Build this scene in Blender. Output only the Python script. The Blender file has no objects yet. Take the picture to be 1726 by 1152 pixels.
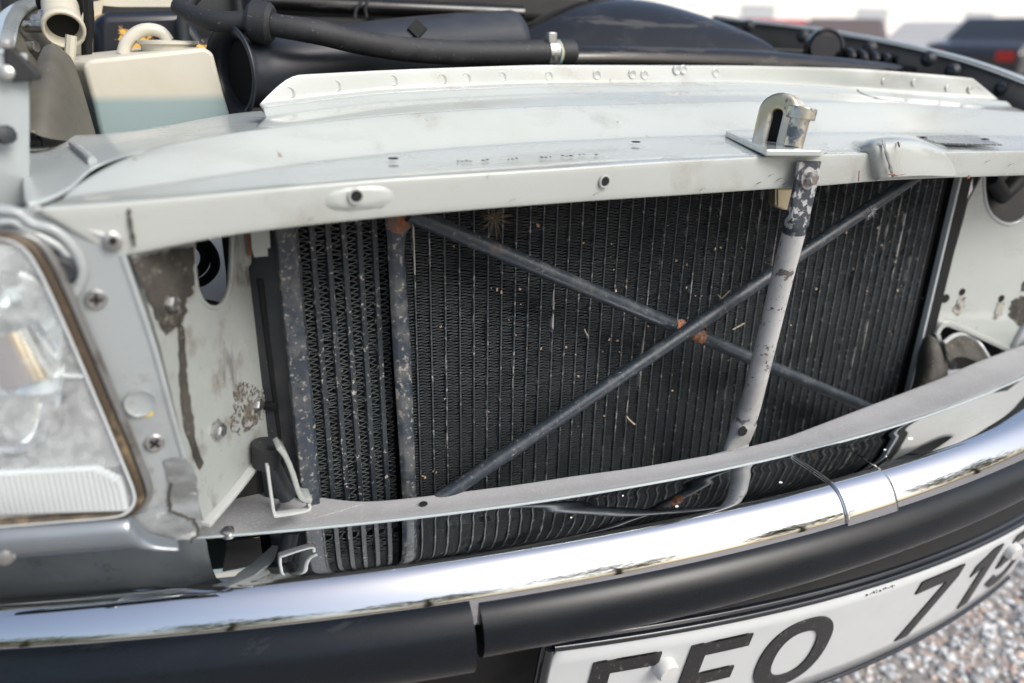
import bpy, bmesh, math, random
import numpy as np
from mathutils import Vector, Matrix
from mathutils.geometry import tessellate_polygon

random.seed(7); rng = np.random.default_rng(7)
scn = bpy.context.scene
COL = scn.collection
R = math.radians

# ------------------------------------------------------------------ camera
S, H = 0.69, 0.80                   # metres per unit used below, height of the eye above the gravel
FPX, CX, CY = 1270.0, 863.0, 576.0  # focal length and centre of the photograph in its pixels
def _axes():
    X = np.array([3550 - CX, 122 - CY, FPX]); X /= np.linalg.norm(X)
    D = np.array([800 - CX, 3750 - CY, FPX]); D /= np.linalg.norm(D)
    D -= X * (X @ D); D /= np.linalg.norm(D)
    Z = -D; Y = np.cross(Z, X)
    if Y[2] < 0: Y = -Y
    return np.array([X, Y, Z])
AX = _axes()
cam_d = bpy.data.cameras.new('camera'); cam = bpy.data.objects.new('camera', cam_d); COL.objects.link(cam)
cam_d.sensor_width = 36; cam_d.lens = FPX / 1726 * 36; cam_d.clip_start = 0.02; cam_d.clip_end = 500
M = Matrix.Identity(4)
for i in range(3):
    M[i][0] = AX[i][0]; M[i][1] = -AX[i][1]; M[i][2] = -AX[i][2]
M.translation = Vector((0, 0, H))
cam.matrix_world = M
cam_d.dof.use_dof = True; cam_d.dof.focus_distance = 0.715 * S; cam_d.dof.aperture_fstop = 4.6
scn.camera = cam

# ------------------------------------------------------------------ sky, sun, exposure
SUN_EL, SUN_AZ = R(44), R(152)
world = bpy.data.worlds.new('World'); scn.world = world; world.use_nodes = True
wn = world.node_tree; bg = wn.nodes['Background']
sky = wn.nodes.new('ShaderNodeTexSky'); sky.sky_type = 'NISHITA'; sky.sun_disc = False
sky.sun_elevation = SUN_EL; sky.sun_rotation = SUN_AZ; sky.dust_density = 5.0; sky.ozone_density = 1.0; sky.air_density = 1.0
hs_ = wn.nodes.new('ShaderNodeHueSaturation'); hs_.inputs['Saturation'].default_value = 0.92   # thin high haze
wn.links.new(sky.outputs[0], hs_.inputs['Color']); wn.links.new(hs_.outputs[0], bg.inputs[0]); bg.inputs[1].default_value = 0.148
sd = bpy.data.lights.new('sun', 'SUN'); sd.energy = 1.3; sd.angle = R(26); sd.color = (0.93, 0.985, 1)
so = bpy.data.objects.new('sun', sd); COL.objects.link(so)
dv = Vector((math.cos(SUN_EL) * math.sin(SUN_AZ), math.cos(SUN_EL) * math.cos(SUN_AZ), math.sin(SUN_EL)))
so.rotation_euler = dv.to_track_quat('Z', 'Y').to_euler()
vs = scn.view_settings; vs.view_transform = 'Standard'; vs.look = 'None'; vs.gamma = 1; vs.use_curve_mapping = False
vs.exposure = 0.52

# ------------------------------------------------------------------ helpers
def ray(px, py): return AX @ np.array([px - CX, py - CY, FPX])
def U(px, py, Y=None, Z=None, X=None):
    """point of the car seen at a photo pixel, on a plane of the car (units: S metres, eye at the origin)"""
    r = ray(px, py)
    if Y is not None: return r * (Y / r[1])
    if Z is not None: return r * (Z / r[2])
    return r * (X / r[0])
def Upl(px, py, p0, n):
    r = ray(px, py); return r * ((np.asarray(p0) @ n) / (r @ n))
def A(*p): return np.array(p, float)
def world_pts(v): return [(x * S, y * S, z * S + H) for x, y, z in v]

def obj(name, verts, faces, mat, parent=None, smooth=True, solid=0, bevel=0, sub=0, angle=40, world=False, offset=-1, seg=2):
    me = bpy.data.meshes.new(name)
    me.from_pydata([tuple(v) for v in verts] if world else world_pts(verts), [], [tuple(int(i) for i in f) for f in faces])
    me.validate(); me.update()
    if smooth: me.polygons.foreach_set('use_smooth', [True] * len(me.polygons))
    me.materials.append(mat)
    o = bpy.data.objects.new(name, me); COL.objects.link(o)
    if parent: o.parent = parent
    if solid:
        m = o.modifiers.new('thickness', 'SOLIDIFY'); m.thickness = solid * S; m.offset = offset
    if bevel:
        m = o.modifiers.new('edges', 'BEVEL'); m.width = bevel * S; m.segments = seg; m.limit_method = 'ANGLE'; m.angle_limit = R(35)
    if sub:
        m = o.modifiers.new('smooth', 'SUBSURF'); m.levels = sub; m.render_levels = sub
    if smooth and not sub:
        try: me.set_sharp_from_angle(angle=R(angle))
        except Exception: pass
    return o

def grid_faces(nr, nc, closed=False):
    f = []
    for i in range(nr - 1):
        for j in range(nc - 1 if not closed else nc):
            k = (j + 1) % nc
            f.append((i * nc + j, i * nc + k, (i + 1) * nc + k, (i + 1) * nc + j))
    return f
def loft(name, rows, mat, parent=None, closed=False, **kw):
    rows = [np.asarray(r) for r in rows]; n = len(rows[0])
    return obj(name, np.concatenate(rows), grid_faces(len(rows), n, closed), mat, parent, **kw)
def resample(pts, n, smooth=0):
    pts = np.asarray(pts, float); d = np.r_[0, np.cumsum(np.linalg.norm(np.diff(pts, axis=0), axis=1))]
    t = np.linspace(0, d[-1], n); q = np.stack([np.interp(t, d, pts[:, k]) for k in range(pts.shape[1])], 1)
    for _ in range(smooth):
        q[1:-1] = (q[:-2] + 2 * q[1:-1] + q[2:]) / 4
    return q
def spline(pts, n=40):
    P = np.asarray(pts, float); P = np.vstack([2 * P[0] - P[1], P, 2 * P[-1] - P[-2]]); out = []
    m = len(P) - 3
    for t in np.linspace(0, m - 1e-9, n):
        i = int(t); u = t - i; a, b, c, d = P[i:i + 4]
        out.append(.5 * ((2 * b) + (c - a) * u + (2 * a - 5 * b + 4 * c - d) * u * u + (-a + 3 * b - 3 * c + d) * u ** 3))
    return np.array(out)
def tube_geo(pts, rad, seg=14, cap=True, sx=1.0, sy=1.0, up=None):
    pts = np.asarray(pts, float); n = len(pts); rad = np.broadcast_to(rad, (n,)) if np.ndim(rad) else np.full(n, rad)
    T = np.gradient(pts, axis=0); T /= np.linalg.norm(T, axis=1)[:, None]
    u = A(0, 0, 1) if up is None else np.asarray(up, float)
    if abs(u @ T[0]) > .95: u = A(1, 0, 0)
    V = []; a = u - T[0] * (u @ T[0]); a /= np.linalg.norm(a)
    for i in range(n):
        a = a - T[i] * (a @ T[i]); a /= np.linalg.norm(a); b = np.cross(T[i], a)
        for k in range(seg):
            th = 2 * math.pi * k / seg
            V.append(pts[i] + rad[i] * (math.cos(th) * sx * a + math.sin(th) * sy * b))
    F = grid_faces(n, seg, True)
    if cap:
        F.append(tuple(range(seg))[::-1]); F.append(tuple((n - 1) * seg + k for k in range(seg)))
    return np.array(V), F
def tube(name, pts, rad, mat, parent=None, seg=14, cap=True, sx=1, sy=1, up=None, **kw):
    V, F = tube_geo(pts, rad, seg, cap, sx, sy, up); return obj(name, V, F, mat, parent, **kw)
def basis(n):
    n = np.asarray(n, float); n /= np.linalg.norm(n)
    a = np.cross(n, A(0, 0, 1)); a = A(1, 0, 0) if np.linalg.norm(a) < .1 else a / np.linalg.norm(a)
    return a, np.cross(n, a), n
def lathe(name, c, n, prof, mat, parent=None, seg=24, **kw):
    a, b, n = basis(n); V = []
    for r, h in prof:
        for k in range(seg):
            th = 2 * math.pi * k / seg; V.append(c + n * h + r * (math.cos(th) * a + math.sin(th) * b))
    F = grid_faces(len(prof), seg, True)
    F.append(tuple((len(prof) - 1) * seg + k for k in range(seg)))
    return obj(name, V, F, mat, parent, **kw)
def box(name, c, size, mat, parent=None, ax=None, bevel=0, taper=1.0, **kw):
    ax = np.eye(3) if ax is None else np.asarray(ax, float); c = np.asarray(c, float); V = []
    for z in (-.5, .5):
        for x, y in ((-.5, -.5), (.5, -.5), (.5, .5), (-.5, .5)):
            t = taper if z > 0 else 1
            V.append(c + ax[0] * x * size[0] * t + ax[1] * y * size[1] * t + ax[2] * z * size[2])
    F = [(3, 2, 1, 0), (4, 5, 6, 7), (0, 1, 5, 4), (1, 2, 6, 5), (2, 3, 7, 6), (3, 0, 4, 7)]
    return obj(name, V, F, mat, parent, bevel=bevel, **kw)
def poly(name, outer, mat, parent=None, holes=(), thick=0, **kw):
    """flat sheet with holes, given thickness"""
    loops = [[Vector(p) for p in outer]] + [[Vector(p) for p in h] for h in holes]
    tris = tessellate_polygon(loops); V = [tuple(p) for l in loops for p in l]
    return obj(name, V, tris, mat, parent, solid=thick, offset=0, smooth=False, **kw)
def crease(rows, r):
    rows = [np.asarray(x) for x in rows]; out = [rows[0]]
    for i in range(1, len(rows) - 1):
        p = rows[i]; rr = r[i] if isinstance(r, (list, tuple)) else r
        da = rows[i - 1] - p; db = rows[i + 1] - p
        la = np.linalg.norm(da, axis=1)[:, None] + 1e-9; lb = np.linalg.norm(db, axis=1)[:, None] + 1e-9
        a = p + da * np.minimum(rr / la, .45); b = p + db * np.minimum(rr / lb, .45)
        out += [a, (a + 2 * p + b) / 4, b]
    out.append(rows[-1]); return out
def empty(name, loc=(0, 0, 0), parent=None):
    o = bpy.data.objects.new(name, None); COL.objects.link(o); o.location = loc
    o.empty_display_size = .05
    if parent: o.parent = parent
    return o
def copy_of(o, parent, loc):
    c = o.copy(); COL.objects.link(c); c.parent = parent; c.location = loc; return c
def tag(o, label, cat, group=None):
    o['label'] = label; o['category'] = cat
    if group: o['group'] = group
    return o

# ------------------------------------------------------------------ materials
def mat(name, base, rough=.5, metal=0, coat=0, layers=(), bump=0, bump_scale=300, spec=.5, coat_rough=.05, trans=0, ior=1.5, flake=0):
    """layers: (scale, lo, hi, colour, roughness or None[, stretch vector])"""
    m = bpy.data.materials.new(name); m.use_nodes = True; nt = m.node_tree; N = nt.nodes; L = nt.links
    b = N['Principled BSDF']; b.inputs['Metallic'].default_value = metal; b.inputs['Roughness'].default_value = rough
    b.inputs['Base Color'].default_value = (*base, 1); b.inputs['Coat Weight'].default_value = coat
    b.inputs['Coat Roughness'].default_value = coat_rough; b.inputs['Specular IOR Level'].default_value = spec
    b.inputs['Transmission Weight'].default_value = trans; b.inputs['IOR'].default_value = ior
    geo = N.new('ShaderNodeNewGeometry'); col = None; rg = None; mt = None
    for ly in layers:
        sc, lo, hi, cc, rr = ly[:5]
        src = geo.outputs['Position']
        if len(ly) > 5:
            mp = N.new('ShaderNodeMapping'); mp.inputs['Scale'].default_value = ly[5]; L.new(src, mp.inputs[0]); src = mp.outputs[0]
        nz = N.new('ShaderNodeTexNoise'); nz.inputs['Scale'].default_value = sc; nz.inputs['Detail'].default_value = 6; nz.inputs['Roughness'].default_value = .62
        L.new(src, nz.inputs['Vector'])
        mr = N.new('ShaderNodeMapRange'); mr.inputs[1].default_value = lo; mr.inputs[2].default_value = hi; L.new(nz.outputs[0], mr.inputs[0])
        mx = N.new('ShaderNodeMix'); mx.data_type = 'RGBA'; L.new(mr.outputs[0], mx.inputs[0])
        if col is None: mx.inputs[6].default_value = (*base, 1)
        else: L.new(col, mx.inputs[6])
        mx.inputs[7].default_value = (*cc, 1); col = mx.outputs[2]
        if rr is not None:
            mf = N.new('ShaderNodeMix'); L.new(mr.outputs[0], mf.inputs[0])
            if rg is None: mf.inputs[2].default_value = rough
            else: L.new(rg, mf.inputs[2])
            mf.inputs[3].default_value = rr; rg = mf.outputs[0]
            if metal > .5:
                mm = N.new('ShaderNodeMix'); L.new(mr.outputs[0], mm.inputs[0])
                if mt is None: mm.inputs[2].default_value = metal
                else: L.new(mt, mm.inputs[2])
                mm.inputs[3].default_value = 0; mt = mm.outputs[0]
    if col is not None: L.new(col, b.inputs['Base Color'])
    if rg is not None: L.new(rg, b.inputs['Roughness'])
    if mt is not None: L.new(mt, b.inputs['Metallic'])
    if bump:
        nz = N.new('ShaderNodeTexNoise'); nz.inputs['Scale'].default_value = bump_scale; nz.inputs['Detail'].default_value = 4
        L.new(geo.outputs['Position'], nz.inputs['Vector'])
        bp = N.new('ShaderNodeBump'); bp.inputs['Strength'].default_value = bump; bp.inputs['Distance'].default_value = .001
        L.new(nz.outputs[0], bp.inputs['Height']); L.new(bp.outputs[0], b.inputs['Normal'])
    return m
def glassy(name, tint, gloss=.12, rough=.02):
    m = bpy.data.materials.new(name); m.use_nodes = True; nt = m.node_tree; N = nt.nodes; L = nt.links
    for n in list(N):
        if n.type != 'OUTPUT_MATERIAL': N.remove(n)
    out = [n for n in N if n.type == 'OUTPUT_MATERIAL'][0]
    t = N.new('ShaderNodeBsdfTransparent'); t.inputs[0].default_value = (*tint, 1)
    g = N.new('ShaderNodeBsdfGlossy'); g.inputs['Roughness'].default_value = rough
    fr = N.new('ShaderNodeFresnel'); fr.inputs[0].default_value = 1.5
    ad = N.new('ShaderNodeMath'); ad.operation = 'ADD'; ad.inputs[1].default_value = gloss; ad.use_clamp = True
    mx = N.new('ShaderNodeMixShader'); L.new(fr.outputs[0], ad.inputs[0]); L.new(ad.outputs[0], mx.inputs[0])
    L.new(t.outputs[0], mx.inputs[1]); L.new(g.outputs[0], mx.inputs[2])
    df = N.new('ShaderNodeBsdfDiffuse'); df.inputs[0].default_value = (.72, .76, .77, 1); md = N.new('ShaderNodeMixShader')   # white haze mixed in to brighten the lens like scattered light
    nz = N.new('ShaderNodeTexNoise'); nz.inputs['Scale'].default_value = 22; mr = N.new('ShaderNodeMapRange'); mr.inputs[1].default_value = .3; mr.inputs[2].default_value = .75; mr.inputs[3].default_value = .16; mr.inputs[4].default_value = .42
    L.new(nz.outputs[0], mr.inputs[0]); L.new(mr.outputs[0], md.inputs[0]); L.new(mx.outputs[0], md.inputs[1]); L.new(df.outputs[0], md.inputs[2]); L.new(md.outputs[0], out.inputs[0])
    return m

CREAM = (.405, .435, .415)
m_paint = mat('cream_paint', CREAM, .2, 0, .8, layers=[(7, .48, .75, (.365, .39, .37), .3), (30, .52, .72, (.335, .35, .325), .4, (.25, 1, 1)), (16, .58, .72, (.29, .295, .265), .5), (90, .665, .71, (.22, .19, .14), .6), (420, .70, .75, (.14, .11, .08), .7)], bump=.05, bump_scale=28, coat_rough=.04)
m_paint_dirty = mat('dirty_paint', (.30, .325, .315), .42, 0, .2, layers=[(14, .46, .72, (.23, .245, .24), .5), (45, .54, .70, (.17, .165, .145), .7), (25, .60, .68, (.055, .048, .04), .85, (1, 1, .35)), (350, .66, .74, (.10, .085, .065), .8)], bump=.08, bump_scale=120)
m_paint_grey = mat('silver_panel', (.30, .33, .34), .33, 0, .3, layers=[(20, .48, .7, (.22, .24, .245), .5), (55, .60, .72, (.17, .16, .145), .7), (300, .68, .75, (.12, .1, .08), .8)], bump=.06, bump_scale=90)
m_soot = mat('sooty_metal', (.06, .056, .048), .85, 0, 0, layers=[(45, .42, .6, (.024, .022, .018), .9), (90, .58, .68, (.12, .113, .095), .9), (330, .62, .68, (.27, .25, .21), .9)], bump=.4, bump_scale=260)
m_dust = mat('dusty_ledge', (.33, .335, .345), .75, 0, 0, layers=[(12, .45, .7, (.27, .275, .285), .8), (600, .55, .68, (.40, .40, .41), .85), (140, .72, .76, (.6, .58, .55), .85)], bump=.12, bump_scale=900)
m_edge = mat('bare_sheet_edge', (.40, .42, .42), .35, 0, .3, layers=[(120, .6, .7, (.35, .3, .22), .6)])
m_chrome = mat('chrome', (.62, .645, .675), .025, 1, 0, layers=[(900, .74, .77, (.55, .55, .54), .5)])
m_chrome_spot = mat('spotted_chrome', (.62, .645, .675), .025, 1, 0, layers=[(620, .69, .725, (.75, .75, .73), .5)])
m_rubber = mat('black_rubber', (.005, .0075, .011), .27, 0, 0, layers=[(14, .48, .72, (.010, .014, .018), .36, (.35, 1, 1)), (45, .62, .74, (.03, .033, .037), .5, (.3, 1, 1)), (260, .73, .78, (.12, .12, .12), .8)], bump=.06, bump_scale=45, spec=.3)
m_black = mat('black_plastic', (.006, .0065, .007), .13, 0, 0, layers=[(40, .55, .8, (.02, .02, .02), .35), (25, .56, .62, (.035, .035, .034), .5, (.3, 1, 3)), (500, .73, .79, (.22, .22, .2), .7)])
m_duct = mat('satin_black_duct', (.022, .026, .034), .33, 0, 0, layers=[(30, .5, .75, (.04, .044, .05), .45), (500, .72, .78, (.2, .2, .19), .7)])
m_black_matt = mat('matt_black', (.006, .007, .008), .6, 0, 0, layers=[(50, .5, .8, (.016, .015, .014), .8)], spec=.25)
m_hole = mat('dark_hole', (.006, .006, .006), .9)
m_hose = mat('rubber_hose', (.016, .018, .021), .62, 0, 0, layers=[(30, .5, .72, (.04, .041, .043), .8), (400, .64, .72, (.2, .2, .19), .9)], bump=.15, bump_scale=350)
m_fin = mat('radiator_fin', (.006, .0075, .009), .6, .1, 0, layers=[(60, .52, .75, (.007, .008, .009), .7)], spec=.3)  # near-black puts the shade between fins into the colour; dusty rims stay pale
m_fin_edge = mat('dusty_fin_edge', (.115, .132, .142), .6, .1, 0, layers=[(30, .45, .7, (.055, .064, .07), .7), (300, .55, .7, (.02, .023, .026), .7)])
m_fin_big = mat('cooler_fin', (.02, .021, .021), .55, .2, 0, layers=[(40, .5, .7, (.02, .02, .02), .7)])
m_tube = mat('radiator_tube', (.030, .039, .046), .5, .1, 0, layers=[(9, .45, .7, (.055, .066, .073), .6), (330, .55, .65, (.26, .275, .27), .8), (60, .595, .65, (.46, .455, .42), .8, (5, 1, .2)), (120, .5, .56, (.035, .042, .048), .6)])
m_tube_cool = mat('cooler_tube', (.014, .020, .026), .5, .1, 0, layers=[(15, .45, .7, (.028, .036, .043), .6), (330, .58, .66, (.36, .35, .32), .85)])
m_post = mat('scaled_blue_steel', (.026, .036, .050), .5, .1, 0, layers=[(60, .46, .62, (.085, .09, .092), .75), (300, .56, .64, (.26, .245, .225), .85), (34, .66, .74, (.13, .085, .06), .9)], bump=.25, bump_scale=350)
m_bar = mat('blue_black_bar', (.020, .029, .040), .42, .1, 0, layers=[(80, .50, .68, (.060, .068, .075), .6), (420, .60, .70, (.20, .20, .185), .85), (34, .64, .74, (.15, .10, .075), .9)], bump=.2, bump_scale=500)
m_rust = mat('rust', (.24, .10, .05), .9, 0, 0, layers=[(150, .45, .6, (.12, .085, .07), .9), (80, .55, .66, (.05, .06, .075), .7), (400, .62, .7, (.42, .17, .08), .9)], bump=.5, bump_scale=400)
m_weld = mat('rusted_weld', (.028, .036, .046), .6, 0, 0, layers=[(110, .44, .54, (.17, .085, .05), .9), (260, .56, .64, (.36, .14, .06), .9), (420, .62, .7, (.2, .2, .19), .9)], bump=.5, bump_scale=500)
m_dark_metal = mat('dark_painted_metal', (.028, .033, .04), .5, .2, 0, layers=[(50, .5, .7, (.06, .06, .06), .7), (300, .66, .73, (.13, .12, .11), .8)])
m_screw = mat('zinc_screw', (.42, .43, .43), .38, 1, 0, layers=[(300, .5, .7, (.2, .19, .17), .7)])
m_gold = mat('yellow_zinc', (.58, .52, .36), .34, 1, 0, layers=[(30, .48, .62, (.66, .64, .56), .36), (40, .58, .62, (.05, .06, .075), .6)])
m_worn = mat('worn_plating', (.62, .60, .52), .32, 1, 0, layers=[(90, .50, .58, (.10, .12, .14), .5), (150, .60, .66, (.45, .36, .2), .5)])
m_white_plastic = mat('white_plastic', (.55, .56, .56), .4)
m_plate = mat('white_plate', (.56, .59, .605), .38, 0, .2, layers=[(10, .5, .75, (.51, .54, .55), .45), (350, .70, .76, (.38, .36, .32), .7)], bump=.04, bump_scale=500)
m_letter = mat('black_characters', (.011, .012, .013), .42, 0, 0, layers=[(420, .60, .69, (.16, .16, .15), .6, (1, 1, .35))], bump=.2, bump_scale=500)
m_frame = mat('plate_frame', (.014, .018, .026), .2, 0, .3)
m_bumperstop = mat('black_stop', (.015, .016, .018), .6)
m_strutpaint = mat('chipped_grey_paint', (.42, .43, .425), .42, 0, .2, layers=[(22, .5, .66, (.30, .30, .29), .5), (70, .585, .625, (.11, .10, .10), .7), (260, .62, .67, (.05, .045, .045), .8), (40, .64, .70, (.28, .19, .13), .8), (140, .68, .72, (.42, .16, .09), .8)], bump=.15, bump_scale=300)
m_strutbolt = mat('painted_bolt', (.30, .30, .295), .5, 0, 0, layers=[(120, .48, .58, (.11, .10, .09), .8), (200, .6, .66, (.25, .17, .12), .8)], bump=.2, bump_scale=300)
m_struttop = mat('chipped_blue_steel', (.035, .043, .055), .45, .1, 0, layers=[(150, .54, .58, (.36, .37, .37), .5), (60, .58, .68, (.14, .11, .085), .8), (300, .6, .68, (.2, .19, .18), .8)], bump=.2, bump_scale=300)
m_reservoir = mat('milky_plastic', (.56, .54, .46), .38, 0, 0, layers=[(12, .5, .75, (.52, .49, .39), .45)])
m_fluid = mat('washer_fluid', (.26, .42, .42), .3, 0, 0, layers=[(14, .5, .75, (.33, .48, .46), .35)])
m_olive = mat('olive_underbody', (.12, .115, .092), .6, 0, 0, layers=[(10, .45, .7, (.07, .066, .055), .7), (200, .66, .74, (.35, .33, .27), .8)], bump=.15, bump_scale=120)
m_rail = mat('dark_olive_rail', (.085, .08, .068), .55, 0, 0, layers=[(12, .45, .7, (.055, .052, .045), .7)])
m_silver = mat('silver_fender_edge', (.36, .40, .41), .25, 0, .6)
m_beige = mat('beige_hose', (.50, .47, .38), .6, 0, 0)
m_stain = mat('stained_black', (.014, .018, .026), .25, 0, 0, layers=[(24, .555, .58, (.72, .42, .09), .6)])
m_yellow = mat('yellow_label', (.62, .45, .10), .5)
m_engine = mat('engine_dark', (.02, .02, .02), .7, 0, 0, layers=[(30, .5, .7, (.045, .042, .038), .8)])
m_lens = glassy('headlamp_glass', (.92, .95, .95), .02, .06)
m_reflector = mat('lamp_reflector', (.86, .89, .90), .12, 1, 0, layers=[(25, .5, .7, (.62, .66, .67), .35)])
m_lampgrey = mat('lamp_surround', (.78, .82, .83), .35, 0, .3, layers=[(30, .5, .7, (.70, .74, .75), .5)])
m_rim = mat('lamp_rim', (.17, .175, .175), .3, .3, .2, layers=[(60, .5, .65, (.09, .085, .075), .5)])
m_seal = mat('brown_seal', (.05, .036, .022), .5, 0, 0, layers=[(120, .5, .65, (.15, .115, .065), .7)])
m_clear = mat('moulded_glass_rib', (.50, .54, .55), .18, 0, .4)
m_verdigris = mat('verdigris', (.28, .48, .46), .7, 0, 0, layers=[(200, .5, .6, (.5, .42, .25), .8)])
m_leaf_dry = mat('dry_leaf', (.34, .22, .12), .8, 0, 0, layers=[(60, .4, .6, (.55, .45, .33), .8), (45, .62, .66, (.42, .12, .05), .8)])
m_straw = mat('straw', (.40, .36, .27), .7)
m_stem = mat('dry_stem', (.23, .19, .13), .8)
m_petal = mat('white_petal', (.70, .70, .69), .6)
m_primer = mat('filler_patch', (.27, .295, .305), .55, 0, 0, layers=[(28, .42, .60, (.13, .14, .14), .8, (1, 1, 2.5)), (90, .58, .64, (.46, .47, .47), .8)], bump=.6, bump_scale=200)

# ------------------------------------------------------------------ the ground
mg = bpy.data.materials.new('gravel'); mg.use_nodes = True
nt = mg.node_tree; b = nt.nodes['Principled BSDF']; b.inputs['Roughness'].default_value = .85
geo = nt.nodes.new('ShaderNodeNewGeometry'); vo = nt.nodes.new('ShaderNodeTexVoronoi'); vo.inputs['Scale'].default_value = 85
nt.links.new(geo.outputs['Position'], vo.inputs['Vector'])
cr = nt.nodes.new('ShaderNodeValToRGB'); nt.links.new(vo.outputs['Color'], cr.inputs[0])
cr.color_ramp.elements[0].color = (.12, .12, .12, 1); cr.color_ramp.elements[1].color = (.44, .42, .40, 1)
e = cr.color_ramp.elements.new(.45); e.color = (.28, .27, .265, 1); e = cr.color_ramp.elements.new(.7); e.color = (.36, .29, .25, 1)
nt.links.new(cr.outputs[0], b.inputs['Base Color'])
bp = nt.nodes.new('ShaderNodeBump'); bp.inputs['Strength'].default_value = .6; bp.inputs['Distance'].default_value = .006; bp.invert = True
nt.links.new(vo.outputs['Distance'], bp.inputs['Height']); nt.links.new(bp.outputs[0], b.inputs['Normal'])
G = 220
g = obj('ground', [(-G, -G, 0), (G, -G, 0), (G, G, 0), (-G, G, 0)], [(0, 1, 2, 3)], mg, smooth=False, world=True); g['kind'] = 'structure'

mp = bpy.data.materials.new('pebble'); mp.use_nodes = True
nt = mp.node_tree; b = nt.nodes['Principled BSDF']; b.inputs['Roughness'].default_value = .8
geo = nt.nodes.new('ShaderNodeNewGeometry'); cr = nt.nodes.new('ShaderNodeValToRGB'); nt.links.new(geo.outputs['Random Per Island'], cr.inputs[0])
cr.color_ramp.interpolation = 'CONSTANT'
cols = [(.0, (.57, .59, .595)), (.2, (.38, .40, .42)), (.38, (.66, .67, .68)), (.55, (.17, .185, .20)), (.66, (.54, .44, .38)), (.74, (.49, .505, .51)), (.9, (.70, .71, .71)), (.975, (.48, .26, .22))]
cr.color_ramp.elements[0].color = (*cols[0][1], 1); cr.color_ramp.elements[1].position = cols[1][0]; cr.color_ramp.elements[1].color = (*cols[1][1], 1)
for p, c in cols[2:]:
    e = cr.color_ramp.elements.new(p); e.color = (*c, 1)
nt.links.new(cr.outputs[0], b.inputs['Base Color'])
def pebbles():
    bm = bmesh.new(); bmesh.ops.create_icosphere(bm, subdivisions=1, radius=1)
    bv = np.array([v.co[:] for v in bm.verts]); bf = np.array([[v.index for v in f.verts] for f in bm.faces]); bm.free()
    V = []; F = []; k = 0
    def area(n, x0, x1, y0, y1, r0, r1):
        nonlocal k
        for _ in range(n):
            x = random.uniform(x0, x1); y = random.uniform(y0, y1); r = random.uniform(r0, r1)
            s = A(random.uniform(.7, 1.3), random.uniform(.7, 1.3), random.uniform(.45, .75)) * r
            a = random.uniform(0, 6.28); c, sn = math.cos(a), math.sin(a)
            q = bv * s * (1 + rng.uniform(-.14, .14, (len(bv), 1)))
            q = np.stack([q[:, 0] * c - q[:, 1] * sn, q[:, 0] * sn + q[:, 1] * c, q[:, 2]], 1) + A(x, y, r * .25)
            V.append(q); F.append(bf + k); k += len(bv)
    area(22000, .4, 2.3, .1, 1.7, .0025, .006)
    area(2500, .6, 2.3, .2, 1.7, .005, .009)
    o = obj('gravel', np.concatenate(V), np.concatenate(F), mp, smooth=False, world=True)
    o['kind'] = 'stuff'; tag(o, 'loose grey and pinkish gravel lying under the number plate', 'gravel')
pebbles()

# ------------------------------------------------------------------ the car
car = empty('car', (.6 * S, .5 * S, 0))
tag(car, 'old cream car with grille removed, radiator and chrome bumper showing, bonnet open', 'car')
OFF = -Vector(car.location)
_obj = obj
def part(o):      # keeps the place of an object parented to the car's base
    return o
car_parent_inv = Matrix.Translation(OFF)
def fix_parents():
    for o in bpy.data.objects:
        if o.parent is car: o.matrix_parent_inverse = car_parent_inv

# ---- upper cross member: feature lines of the pressing, lofted
def xs(L, fn): return np.array([fn(*p) for p in L])
def line_s(P, x0, x1, n=110, sm=10):
    o = np.argsort(P[:, 0]); P = P[o]
    X = np.linspace(x0, x1, n)
    def ip(col):
        y = np.interp(X, P[:, 0], P[:, col])
        sl = (P[-1, col] - P[-3, col]) / (P[-1, 0] - P[-3, 0]); m = X > P[-1, 0]; y[m] = P[-1, col] + sl * (X[m] - P[-1, 0])
        sl = (P[1, col] - P[0, col]) / (P[1, 0] - P[0, 0]); m = X < P[0, 0]; y[m] = P[0, col] + sl * (X[m] - P[0, 0])
        for _ in range(sm): y[1:-1] = (y[:-2] + 2 * y[1:-1] + y[2:]) / 4
        return y
    return np.stack([X, ip(1), ip(2)], 1)
L1 = [(214, 433), (306, 414), (389, 396), (480, 386), (567, 376.5), (678, 365), (840, 352), (1000, 340), (1160, 330), (1246, 324), (1320, 319), (1377, 316), (1482, 306), (1566, 302), (1726, 297)]
L2 = [(56, 352), (211, 342), (330, 331), (480, 317), (620, 304), (760, 295), (900, 287), (1000, 280), (1118, 272), (1246, 266), (1320, 262), (1463, 258), (1607, 256), (1726, 254)]
L3 = [(100, 335), (230, 318), (420, 289), (540, 273), (656, 260), (770, 250), (900, 241), (1000, 237), (1100, 232), (1201, 230), (1352, 225), (1524, 225), (1726, 231)]
L4 = [(117, 320), (156, 280), (222, 256), (306, 234), (420, 220), (480, 211), (659, 192), (900, 178), (1079, 174), (1246, 170), (1320, 170), (1524, 172.5), (1726, 189)]
L5 = [(441, 187), (642, 162), (900, 150), (1100, 148), (1246, 146), (1435, 154), (1657, 172)]
L6 = [(478, 126.5), (656, 117), (900, 108.5), (1246, 110), (1441, 115), (1607, 128), (1641, 132)]
P1 = xs(L1, lambda x, y: U(x, y, Y=.5)); P2 = xs(L2, lambda x, y: U(x, y, Y=.497))
z2 = np.polyfit(P2[:, 0], P2[:, 2], 2); Z2 = lambda X: np.polyval(z2, min(X, .88))
def on_z(x, y, dz):
    q = U(x, y, Z=-.09)
    for _ in range(8): q = U(x, y, Z=Z2(q[0]) + dz)
    return q
P3 = xs(L3, lambda x, y: on_z(x, y, .001))
def on_y(x, y, fy):
    q = U(x, y, Y=.7)
    for _ in range(10): q = U(x, y, Y=fy(q[0]))
    return q
Y3f = lambda X: np.interp(X, P3[:, 0], P3[:, 1])
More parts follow.
